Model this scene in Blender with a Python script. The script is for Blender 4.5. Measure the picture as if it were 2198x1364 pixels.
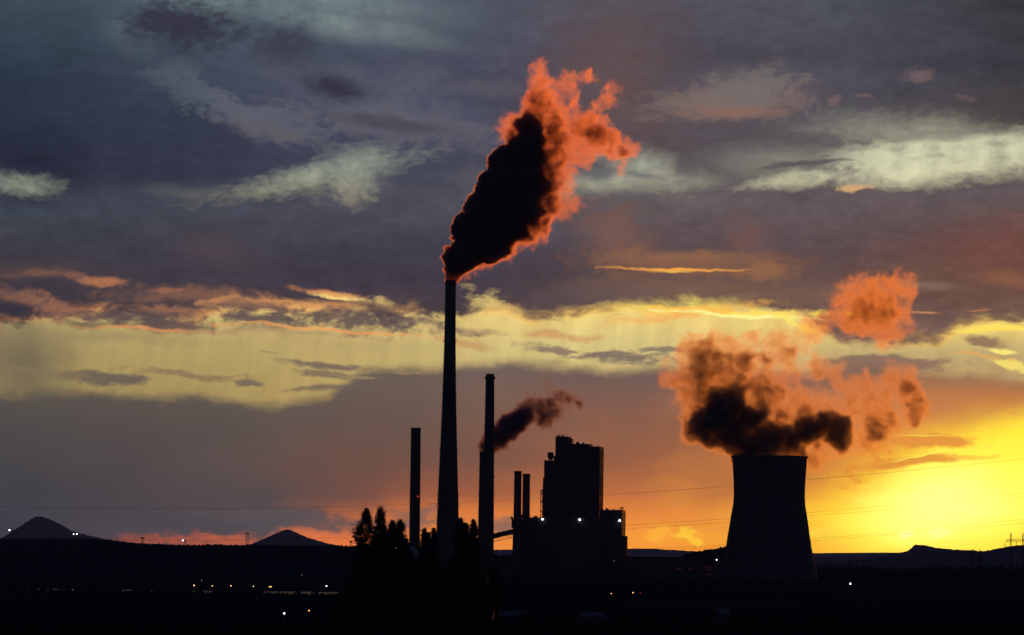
import bpy, bmesh, math, random
import numpy as np
from mathutils import Vector, Matrix

random.seed(11)
RNG = np.random.default_rng(11)
scene = bpy.context.scene
for o in list(bpy.data.objects):
    bpy.data.objects.remove(o)

# ------------------------------------------------------------------ camera
K = 1.09e-4            # radians of view per pixel of the 2198 px wide photograph
CX, HY = 1099.0, 1190.0
CAM_H = 25.0
ROLL = math.radians(0.7)
cr, sr = math.cos(ROLL), math.sin(ROLL)
cam_data = bpy.data.cameras.new("camera")
cam_data.sensor_width = 36.0
cam_data.lens = 18.0 / (1099.0 * K)
cam_data.shift_y = (HY - 682.0) / 2198.0
cam_data.clip_start = 1.0
cam_data.clip_end = 300000.0
cam = bpy.data.objects.new("camera", cam_data)
scene.collection.objects.link(cam)
cam.matrix_world = Matrix(((cr, -sr, 0, 0), (0, 0, -1, 0), (sr, cr, 0, CAM_H), (0, 0, 0, 1)))
scene.camera = cam


def at(px, py, Y):
    a, b = (px - CX) * K, (HY - py) * K
    return Vector((Y * (a * cr - b * sr), Y, CAM_H + Y * (a * sr + b * cr)))


def px_m(Y):
    return K * Y


# ------------------------------------------------------------------ render settings
scene.view_settings.view_transform = 'Standard'
scene.view_settings.look = 'None'
scene.view_settings.exposure = 0.0
scene.view_settings.gamma = 1.0
scene.view_settings.use_curve_mapping = False
scene.render.engine = 'CYCLES'
cy = scene.cycles
cy.use_denoising = True
cy.max_bounces = 6
cy.diffuse_bounces = 2
cy.glossy_bounces = 3
cy.volume_bounces = 2
cy.transparent_max_bounces = 64
cy.use_adaptive_sampling = True
cy.adaptive_threshold = 0.01
cy.volume_step_rate = 4.0
cy.sample_clamp_indirect = 4.0


# ------------------------------------------------------------------ colour and node helpers
def lin(c):
    r = []
    for v in c:
        v = v / 255.0
        r.append(v / 12.92 if v <= 0.04045 else ((v + 0.055) / 1.055) ** 2.4)
    return tuple(r)


class NT:
    def __init__(self, tree):
        self.t = tree

    def new(self, kind):
        return self.t.nodes.new(kind)

    def put(self, sock, v):
        if isinstance(v, bpy.types.NodeSocket):
            self.t.links.new(v, sock)
        elif v is not None:
            sock.default_value = v

    def m(self, op, a, b=None, c=None, clamp=False):
        n = self.new('ShaderNodeMath')
        n.operation = op
        n.use_clamp = clamp
        for s, v in zip(n.inputs, (a, b, c)):
            self.put(s, v)
        return n.outputs[0]

    def vm(self, op, a, b=None, scale=None):
        n = self.new('ShaderNodeVectorMath')
        n.operation = op
        self.put(n.inputs[0], a)
        if b is not None:
            self.put(n.inputs[1], b)
        if scale is not None:
            self.put(n.inputs['Scale'], scale)
        return n.outputs['Value'] if op in ('LENGTH', 'DISTANCE', 'DOT_PRODUCT') else n.outputs[0]

    def ss(self, x, lo, hi, a=0.0, b=1.0, kind='SMOOTHSTEP'):
        n = self.new('ShaderNodeMapRange')
        n.interpolation_type = kind
        n.clamp = True
        self.put(n.inputs['Value'], x)
        self.put(n.inputs['From Min'], lo)
        self.put(n.inputs['From Max'], hi)
        self.put(n.inputs['To Min'], a)
        self.put(n.inputs['To Max'], b)
        return n.outputs[0]

    def mix(self, f, a, b, blend='MIX'):
        n = self.new('ShaderNodeMix')
        n.data_type = 'RGBA'
        n.blend_type = blend
        self.put(n.inputs[0], f)
        for s, v in ((n.inputs[6], a), (n.inputs[7], b)):
            self.put(s, v if isinstance(v, bpy.types.NodeSocket) else (*v, 1.0))
        return n.outputs[2]

    def noise(self, vec, scale=1.0, detail=6.0, rough=0.55, dist=0.0, lac=2.0):
        n = self.new('ShaderNodeTexNoise')
        n.noise_dimensions = '3D'
        self.put(n.inputs['Vector'], vec)
        n.inputs['Scale'].default_value = scale
        n.inputs['Detail'].default_value = detail
        n.inputs['Roughness'].default_value = rough
        n.inputs['Lacunarity'].default_value = lac
        n.inputs['Distortion'].default_value = dist
        return n.outputs[0], n.outputs[1]

    def comb(self, x, y, z):
        n = self.new('ShaderNodeCombineXYZ')
        for s, v in zip(n.inputs, (x, y, z)):
            self.put(s, v)
        return n.outputs[0]

    def mapping(self, vec, loc=(0, 0, 0), rot=(0, 0, 0), scale=(1, 1, 1), kind='TEXTURE'):
        n = self.new('ShaderNodeMapping')
        n.vector_type = kind
        self.put(n.inputs['Vector'], vec)
        n.inputs['Location'].default_value = loc
        n.inputs['Rotation'].default_value = rot
        n.inputs['Scale'].default_value = scale
        return n.outputs[0]

    def ramp(self, f, stops):
        n = self.new('ShaderNodeValToRGB')
        self.put(n.inputs[0], f)
        el = n.color_ramp.elements
        while len(el) > 1:
            el.remove(el[-1])
        for i, (p, c) in enumerate(stops):
            e = el[0] if i == 0 else el.new(p)
            e.position = p
            e.color = (*c, 1.0)
        return n.outputs[0]

    def curve(self, x, pts):
        n = self.new('ShaderNodeFloatCurve')
        self.put(n.inputs['Value'], x)
        c = n.mapping.curves[0]
        while len(c.points) > 2:
            c.points.remove(c.points[-1])
        c.points[0].location = pts[0]
        c.points[1].location = pts[-1]
        for p in pts[1:-1]:
            c.points.new(*p)
        for p in c.points:
            p.handle_type = 'AUTO_CLAMPED'
        n.mapping.update()
        return n.outputs[0]


# ------------------------------------------------------------------ sky
SUN_AZ, SUN_EL = math.radians(8.0), math.radians(0.75)
world = bpy.data.worlds.new("World")
scene.world = world
world.use_nodes = True
wt = world.node_tree
wt.nodes.clear()
W = NT(wt)
tc = W.new('ShaderNodeTexCoord').outputs['Generated']
dirv = W.vm('NORMALIZE', tc)
sep = W.new('ShaderNodeSeparateXYZ')
wt.links.new(dirv, sep.inputs[0])
dx, dy, dz = sep.outputs
az = W.m('ARCTAN2', dx, dy)
el = W.m('ARCSINE', dz)
# cloud layout coordinates: azimuth and elevation, turned and scaled
u = W.m('MULTIPLY_ADD', W.m('ADD', W.m('MULTIPLY', az, cr), W.m('MULTIPLY', el, sr)), 1 / K, CX)
v = W.m('MULTIPLY_ADD', W.m('SUBTRACT', W.m('MULTIPLY', el, cr), W.m('MULTIPLY', az, sr)), -1 / K, HY)
p0 = W.comb(u, v, 0.0)
# domain warp
_, w1 = W.noise(W.mapping(p0, scale=(230, 120, 1)), 1.0, 5.0, 0.55)
w1 = W.vm('SUBTRACT', w1, (0.5, 0.5, 0.5))
p = W.vm('ADD', p0, W.vm('MULTIPLY', w1, (125.0, 64.0, 0.0)))
nA = W.m('MULTIPLY_ADD', W.noise(W.mapping(p, (31, 7, 3), scale=(170, 75, 1)), 1.0, 8.0, 0.56)[0], 2.3, -1.15)
nB = W.m('MULTIPLY_ADD', W.noise(W.mapping(p, (931, 77, 3), scale=(62, 34, 1)), 1.0, 7.0, 0.6)[0], 2.3, -1.15)
nS = W.m('MULTIPLY_ADD', W.noise(W.mapping(p, (431, 177, 9), rot=(0, 0, 0.06), scale=(330, 26, 1)), 1.0, 6.0, 0.55)[0], 2.3, -1.15)
nL = W.m('SUBTRACT', W.noise(W.mapping(p, (131, 577, 5), scale=(420, 170, 1)), 1.0, 3.0, 0.5)[0], 0.5)
nV = W.m('SUBTRACT', W.noise(W.mapping(p0, (13, 57, 5), rot=(0, 0, 0.12), scale=(40, 330, 1)), 1.0, 4.0, 0.5)[0], 0.5)
nC = W.m('MULTIPLY_ADD', W.noise(W.mapping(p, (331, 979, 3), scale=(27, 15, 1)), 1.0, 5.0, 0.62)[0], 2.3, -1.15)
nCs = W.m('MULTIPLY', nC, 0.4)
NF = {'A': W.m('ADD', W.m('ADD', W.m('MULTIPLY', nA, 0.5), W.m('MULTIPLY', nB, 0.65)), nCs),
      'B': W.m('ADD', W.m('MULTIPLY', nB, 0.75), W.m('MULTIPLY', nCs, 1.3)),
      'D': W.m('ADD', W.m('MULTIPLY', nB, 0.75), W.m('MULTIPLY', nC, 0.8)),
      'S': W.m('ADD', W.m('MULTIPLY', nS, 0.6), W.m('MULTIPLY', nCs, 1.5)), 'L': nL}
un = W.m('MULTIPLY_ADD', u, 1 / 2600.0, 200 / 2600.0)      # -200 .. 2400
vn = W.m('MULTIPLY_ADD', v, 1 / 1400.0, 100 / 1400.0)      # -100 .. 1300


uj = W.m('MULTIPLY_ADD', nL, 500.0, W.m('MULTIPLY_ADD', nA, 50.0, u))


def band(cols, us, jitter=None):
    """Colours down the sky at several bearings, blended between them."""
    f = vn if jitter is None else W.m('ADD', vn, jitter)
    out = None
    for i, (uu, c) in enumerate(zip(us, cols)):
        r = W.ramp(f, [((y + 100) / 1400.0, lin(k)) for y, k in c])
        if out is None:
            out = r
        else:
            out = W.mix(W.ss(uj, float(us[i - 1]), float(uu), kind='LINEAR'), out, r)
    return out


clear = band([
    [(0, (74, 98, 108)), (400, (150, 160, 140)), (700, (178, 159, 104)), (780, (168, 147, 92)), (850, (150, 130, 84))],
    [(0, (116, 132, 136)), (370, (158, 165, 146)), (640, (240, 205, 125)), (740, (194, 170, 108)), (850, (184, 158, 96))],
    [(0, (120, 130, 135)), (370, (168, 173, 154)), (660, (246, 214, 124)), (740, (222, 202, 132)), (840, (200, 170, 110))],
    [(0, (130, 130, 130)), (330, (205, 205, 172)), (400, (216, 212, 172)), (700, (246, 212, 118)), (760, (196, 172, 116)), (840, (190, 150, 100))],
], (60, 700, 1300, 1980), W.m('MULTIPLY', nB, 0.012))

lower = band([
    [(790, (98, 88, 76)), (850, (87, 81, 74)), (950, (74, 70, 70)), (1050, (64, 63, 66)), (1150, (57, 58, 66)), (1190, (64, 60, 66))],
    [(790, (104, 92, 82)), (850, (100, 88, 79)), (950, (92, 79, 73)), (1050, (86, 73, 70)), (1100, (84, 72, 71)), (1150, (90, 76, 76)), (1190, (130, 84, 68))],
    [(790, (106, 93, 83)), (900, (104, 85, 75)), (1000, (106, 77, 66)), (1060, (122, 78, 62)), (1100, (160, 92, 58)), (1160, (226, 118, 56)), (1190, (230, 124, 56))],
    [(790, (108, 94, 84)), (900, (112, 88, 76)), (1000, (122, 82, 66)), (1060, (158, 90, 58)), (1100, (216, 120, 52)), (1180, (236, 138, 56))],
    [(790, (114, 94, 88)), (900, (140, 94, 72)), (1000, (166, 100, 62)), (1060, (190, 110, 58)), (1100, (236, 136, 52)), (1150, (252, 160, 46)), (1190, (250, 150, 44))],
    [(790, (122, 98, 86)), (870, (180, 116, 76)), (940, (222, 132, 64)), (1000, (238, 150, 52)), (1050, (250, 168, 46)), (1110, (255, 200, 40)), (1190, (250, 160, 40))],
    [(790, (140, 108, 82)), (870, (206, 128, 68)), (940, (232, 150, 60)), (1000, (250, 180, 50)), (1100, (255, 215, 44)), (1190, (252, 190, 44))],
], (40, 560, 780, 960, 1400, 1820, 2160), W.m('MULTIPLY', nL, 0.02))

upper = band([
    [(-60, (66, 82, 94)), (20, (60, 75, 86)), (170, (46, 58, 73)), (350, (38, 42, 59)), (400, (46, 50, 66)), (460, (62, 69, 80)), (550, (63, 61, 71)), (640, (63, 56, 64)), (700, (72, 60, 62))],
    [(-60, (80, 96, 108)), (20, (78, 92, 104)), (110, (72, 83, 98)), (220, (63, 69, 87)), (380, (57, 59, 77)), (450, (72, 74, 86)), (550, (66, 62, 74)), (640, (68, 59, 67)), (700, (100, 80, 72))],
    [(-60, (78, 90, 108)), (20, (78, 86, 102)), (150, (76, 78, 96)), (300, (66, 70, 90)), (430, (82, 82, 92)), (550, (66, 62, 76)), (640, (72, 62, 70)), (700, (100, 80, 76))],
    [(-60, (92, 92, 102)), (20, (88, 84, 94)), (120, (86, 78, 86)), (300, (84, 75, 81)), (400, (106, 100, 102)), (480, (96, 83, 85)), (560, (84, 70, 75)), (650, (92, 76, 76)), (720, (120, 94, 80))],
    [(-60, (84, 88, 98)), (20, (80, 82, 92)), (150, (77, 77, 90)), (280, (90, 84, 90)), (440, (101, 89, 91)), (530, (98, 79, 81)), (600, (104, 80, 75)), (720, (116, 90, 82))],
    [(-60, (58, 60, 64)), (20, (57, 58, 62)), (150, (60, 60, 68)), (280, (82, 74, 73)), (420, (101, 89, 91)), (530, (108, 74, 68)), (600, (114, 80, 67)), (740, (122, 96, 85))],
], (60, 500, 960, 1360, 1780, 2160), W.m('MULTIPLY', nA, 0.02))


def cmap(pts):
    return [((a + 200) / 2600.0, (b + 100) / 1400.0) for a, b in pts]


def curve_v(pts):
    return W.m('MULTIPLY_ADD', W.curve(un, cmap(pts)), 1400.0, -100.0)


PW = [p, 0]


def after(col):
    """Let the next shapes wait for COL, so that the node compiler works through them one after another."""
    PW[1] += 1
    if PW[1] % 4 == 0:
        n = W.new('ShaderNodeVectorMath')
        n.operation = 'MULTIPLY_ADD'
        W.put(n.inputs[0], col)
        n.inputs[1].default_value = (1e-7, 1e-7, 0)
        W.put(n.inputs[2], p)
        PW[0] = n.outputs[0]


def ell(cx, cy_, rx, ry, rot=0.0):
    return W.vm('LENGTH', W.mapping(PW[0], (cx, cy_, 0), (0, 0, math.radians(rot)), (rx, ry, 1)))


def blob(cx, cy_, rx, ry, rot=0.0, soft=0.5, amp=1.0, f='A'):
    d = ell(cx, cy_, rx, ry, rot)
    if amp:
        d = W.m('MULTIPLY_ADD', NF[f], amp, d)
    return W.ss(d, 1.0 + soft, max(0.0, 1.0 - soft))


tex = W.m('ADD', W.m('MULTIPLY_ADD', nA, 0.26, 0.91), W.m('ADD', W.m('MULTIPLY', nS, 0.1), W.m('MULTIPLY_ADD', nB, 0.13, W.m('MULTIPLY', nC, 0.07))))
sky = W.mix(1.0, clear, W.comb(*([W.m('MULTIPLY_ADD', nV, 0.5, 0.95)] * 3)), 'MULTIPLY')

# lower veil of rain cloud
vb = curve_v([(-200, 850), (0, 842), (180, 838), (300, 846), (430, 850), (545, 862), (590, 864), (640, 852), (700, 842), (750, 806), (800, 784), (900, 784), (1100, 774), (1230, 778), (1330, 790), (1430, 782), (1500, 790), (1720, 796), (1850, 776), (1960, 792), (2080, 802), (2198, 816), (2400, 820)])
aL = W.ss(W.m('ADD', W.m('SUBTRACT', v, vb), W.m('MULTIPLY_ADD', nA, 16.0, W.m('MULTIPLY_ADD', nB, 12.0, W.m('MULTIPLY', nC, 6.0)))), -10.0, 26.0)
lowc = W.mix(1.0, lower, W.comb(*([W.m('MULTIPLY_ADD', nL, 0.22, 0.95)] * 3)), 'MULTIPLY')
sky = W.mix(aL, sky, lowc)
LOW = [  # things in the clear band and the lower veil: cx, cy, rx, ry, rot, soft, amp, field, colour, alpha
    (60, 775, 90, 70, 10, 0.9, 1.0, 'L', (96, 88, 76), 0.75),
    (230, 812, 70, 13, 4, 0.5, 1.8, 'A', (98, 88, 80), 0.9),
    (120, 800, 90, 9, 5, 0.6, 2.0, 'S', (130, 112, 84), 0.8),
    (400, 808, 110, 7, 6, 0.6, 2.0, 'S', (140, 112, 84), 0.85),
    (540, 828, 32, 6, 3, 0.5, 1.6, 'A', (112, 98, 84), 0.9),
    (590, 764, 30, 3, 2, 0.6, 1.4, 'S', (150, 132, 96), 0.8),
    (985, 732, 50, 10, 12, 0.5, 1.8, 'A', (196, 150, 100), 0.8),
    (1190, 720, 70, 9, 3, 0.5, 1.8, 'A', (206, 150, 96), 0.75),
    (1190, 752, 60, 8, 6, 0.5, 1.6, 'S', (128, 106, 96), 0.85),
    (1340, 770, 110, 12, 2, 0.5, 1.8, 'S', (118, 100, 94), 0.9),
    (1420, 757, 60, 6, 5, 0.5, 1.8, 'S', (120, 104, 96), 0.8),
    (700, 784, 96, 9, 2, 0.5, 1.2, 'S', (118, 100, 88), 0.95),
    (700, 806, 60, 7, 4, 0.5, 1.4, 'S', (114, 98, 86), 0.8),
    (690, 838, 60, 7, -4, 0.6, 1.4, 'A', (110, 96, 84), 0.8),
    (760, 810, 40, 3, 3, 0.6, 1.6, 'S', (160, 140, 96), 0.6),
    (870, 793, 50, 2.5, 1, 0.6, 1.6, 'S', (170, 140, 100), 0.4),
    (620, 1118, 190, 24, 1, 0.5, 1.6, 'A', (84, 76, 76), 0.9),
    (380, 1128, 150, 20, 0, 0.6, 1.4, 'A', (70, 67, 72), 0.7),
    (905, 1108, 60, 22, 0, 0.6, 1.8, 'A', (126, 92, 80), 0.8),
    (1080, 1128, 36, 22, 0, 0.5, 1.6, 'A', (130, 96, 82), 0.85),
    (300, 1163, 50, 12, 0, 0.8, 2.0, 'B', (160, 78, 54), 0.7),
    (400, 1164, 60, 16, 0, 0.8, 2.0, 'B', (176, 86, 56), 0.75),
    (495, 1166, 60, 16, 0, 0.8, 2.0, 'B', (190, 94, 56), 0.75),
    (715, 1158, 80, 13, 6, 0.7, 1.4, 'A', (226, 116, 58), 0.8),
    (1500, 1142, 20, 12, 0, 0.5, 1.8, 'B', (255, 205, 50), 0.7),
    (1508, 1160, 14, 9, 10, 0.5, 2.0, 'B', (255, 205, 50), 0.7),
    (1420, 1150, 26, 14, 0, 0.6, 2.2, 'B', (255, 185, 46), 0.55),
    (1470, 1152, 16, 4, 0, 0.6, 1.8, 'B', (255, 195, 50), 0.5),
    # cloud bank at the right of the clear band
    (1890, 786, 120, 20, 3, 0.3, 0.9, 'A', (134, 104, 88), 0.9),
    (2140, 762, 26, 5, 6, 0.5, 1.6, 'S', (255, 235, 120), 0.9),
    (2170, 790, 40, 7, 8, 0.5, 1.6, 'S', (255, 230, 110), 0.8),
    (2090, 772, 50, 4, 5, 0.5, 1.6, 'S', (232, 170, 90), 0.7),
    (1830, 866, 240, 22, 3, 0.9, 1.0, 'S', (172, 118, 80), 0.35),
]
for cx, cy_, rx, ry, rot, soft, amp, f, col, a in LOW:
    sky = W.mix(W.m('MULTIPLY', blob(cx, cy_, rx, ry, rot, soft, amp, f), a), sky, lin(col))
    after(sky)

# afterglow round the sun behind the hills
gd = ell(2120, 1075, 400, 190, -12)
g1 = W.ss(W.m('MULTIPLY_ADD', nS, 0.1, gd), 1.2, 0.25)
sky = W.mix(g1, sky, (1.15, 0.86, 0.04))
gray = W.ss(W.m('MULTIPLY_ADD', nS, 0.12, ell(2160, 1000, 420, 105, -25)), 1.1, 0.3)
sky = W.mix(W.m('MULTIPLY', gray, 0.9), sky, (1.15, 0.9, 0.045))
g2 = W.ss(W.m('MULTIPLY_ADD', nS, 0.12, ell(2050, 1085, 270, 120, -10)), 1.2, 0.1)
sky = W.mix(W.m('MULTIPLY', g2, 0.9), sky, (1.3, 1.15, 0.16))
g3 = W.ss(ell(2010, 1085, 150, 80, -6), 1.4, 0.0)
sky = W.mix(W.m('MULTIPLY', g3, 0.55), sky, (1.4, 1.3, 0.4))
for cx, cy_, rx, ry, rot, soft, amp, f, col, a in [
    (2000, 958, 90, 14, 2, 0.3, 0.9, 'A', (228, 146, 56), 0.95),
    (1960, 998, 105, 11, -4, 0.4, 0.9, 'A', (226, 142, 52), 0.9),
    (2090, 985, 60, 5, -6, 0.5, 1.2, 'S', (248, 190, 60), 0.6),
    (1985, 944, 80, 1.6, 3, 0.6, 1.0, 'S', (255, 226, 80), 0.8),
    (1995, 983, 110, 1.8, -9, 0.6, 1.0, 'S', (255, 240, 90), 0.8),
    (1770, 1155, 36, 10, 0, 0.6, 2.0, 'B', (255, 220, 70), 0.6),
    (1945, 1147, 14, 8, 0, 0.5, 1.8, 'B', (255, 255, 170), 0.6),
    (2020, 1150, 16, 12, 0, 0.6, 1.8, 'B', (255, 255, 180), 0.4),
]:
    sky = W.mix(W.m('MULTIPLY', blob(cx, cy_, rx, ry, rot, soft, amp, f), a), sky, lin(col))
    after(sky)

# main grey cloud deck
vu = curve_v([(-200, 720), (0, 706), (60, 698), (130, 686), (210, 682), (290, 690), (350, 704), (420, 700), (450, 676), (520, 672), (600, 668), (700, 676), (850, 684), (900, 676), (990, 680), (1090, 668), (1140, 692), (1220, 684), (1330, 672), (1450, 668), (1560, 664), (1680, 676), (1740, 694), (1790, 730), (1880, 746), (2010, 742), (2060, 712), (2130, 702), (2198, 706), (2400, 720)])
hU = W.m('SUBTRACT', W.m('SUBTRACT', vu, v), W.m('MULTIPLY_ADD', nB, 24.0, W.m('MULTIPLY', nC, 10.0)))
aU = W.ss(hU, -6.0, 14.0)
GAPS = [
    (590, 2, 290, 46, 4, 0.8, 0.8, 'A', 0.85),
    (690, 52, 210, 26, 8, 0.8, 0.9, 'A', 0.7),
    (330, 14, 130, 18, 6, 0.7, 1.6, 'A', 0.2),
    (265, 74, 60, 30, 30, 0.8, 1.6, 'A', 0.22),
    (680, 384, 165, 24, -12, 0.9, 1.2, 'D', 0.72),
    (765, 368, 74, 44, -20, 0.9, 1.0, 'D', 0.75),
    (440, 420, 110, 14, 2, 0.8, 1.6, 'A', 0.14),
    (46, 400, 60, 17, 3, 0.9, 1.3, 'D', 0.72),
    (1330, 388, 140, 20, -2, 0.9, 1.3, 'A', 0.66),
    (1370, 360, 80, 28, 20, 0.9, 1.2, 'D', 0.6),
    (1425, 376, 36, 26, 30, 0.8, 1.2, 'A', 0.4),
    (1680, 350, 110, 32, 0, 0.8, 1.4, 'A', 0.24),
    (1700, 385, 110, 17, -6, 0.5, 1.2, 'A', 0.72),
    (2010, 348, 250, 46, -3, 0.45, 0.9, 'A', 0.96),
    (1980, 300, 190, 36, 6, 0.9, 1.4, 'A', 0.45),
    (2160, 340, 110, 44, 4, 0.5, 0.9, 'A', 0.9),
    (730, 640, 60, 8, 12, 0.6, 1.2, 'S', 0.95),
    (700, 668, 140, 9, 4, 0.6, 1.6, 'S', 0.5),
    (470, 690, 110, 9, 2, 0.5, 1.2, 'S', 0.8),
    (1060, 655, 56, 20, 20, 0.7, 1.9, 'B', 0.7),
    (815, 652, 26, 13, 15, 0.7, 2.0, 'B', 0.55),
]
gap = None
for cx, cy_, rx, ry, rot, soft, amp, f, a in GAPS:
    g = W.m('MULTIPLY', blob(cx, cy_, rx, ry, rot, soft, amp, f), a)
    gap = g if gap is None else W.m('MAXIMUM', gap, g)
    after(gap)
gap = W.m('MULTIPLY', gap, W.m('MULTIPLY_ADD', nB, 0.9, 1.0), clamp=True)
aU = W.m('MULTIPLY', aU, W.m('SUBTRACT', 1.0, gap))
sky = W.mix(aU, sky, W.mix(1.0, upper, W.comb(tex, tex, tex), 'MULTIPLY'))

# edge of the deck lit from below
rim = W.m('MULTIPLY', W.ss(hU, -13.0, 2.0), W.ss(hU, 34.0, 4.0))
rimc = W.ramp(un, [(0.08, lin((214, 134, 80))), (0.3, lin((240, 172, 92))), (0.46, lin((250, 190, 100))), (0.56, lin((255, 205, 100))), (0.66, lin((255, 236, 110))), (0.73, lin((250, 180, 90))), (0.78, lin((150, 104, 80))), (0.86, lin((255, 200, 90))), (0.95, lin((255, 230, 100)))])
sky = W.mix(W.m('MULTIPLY', rim, W.m('MULTIPLY_ADD', nA, 1.5, 0.3), clamp=True), sky, rimc)

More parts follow.
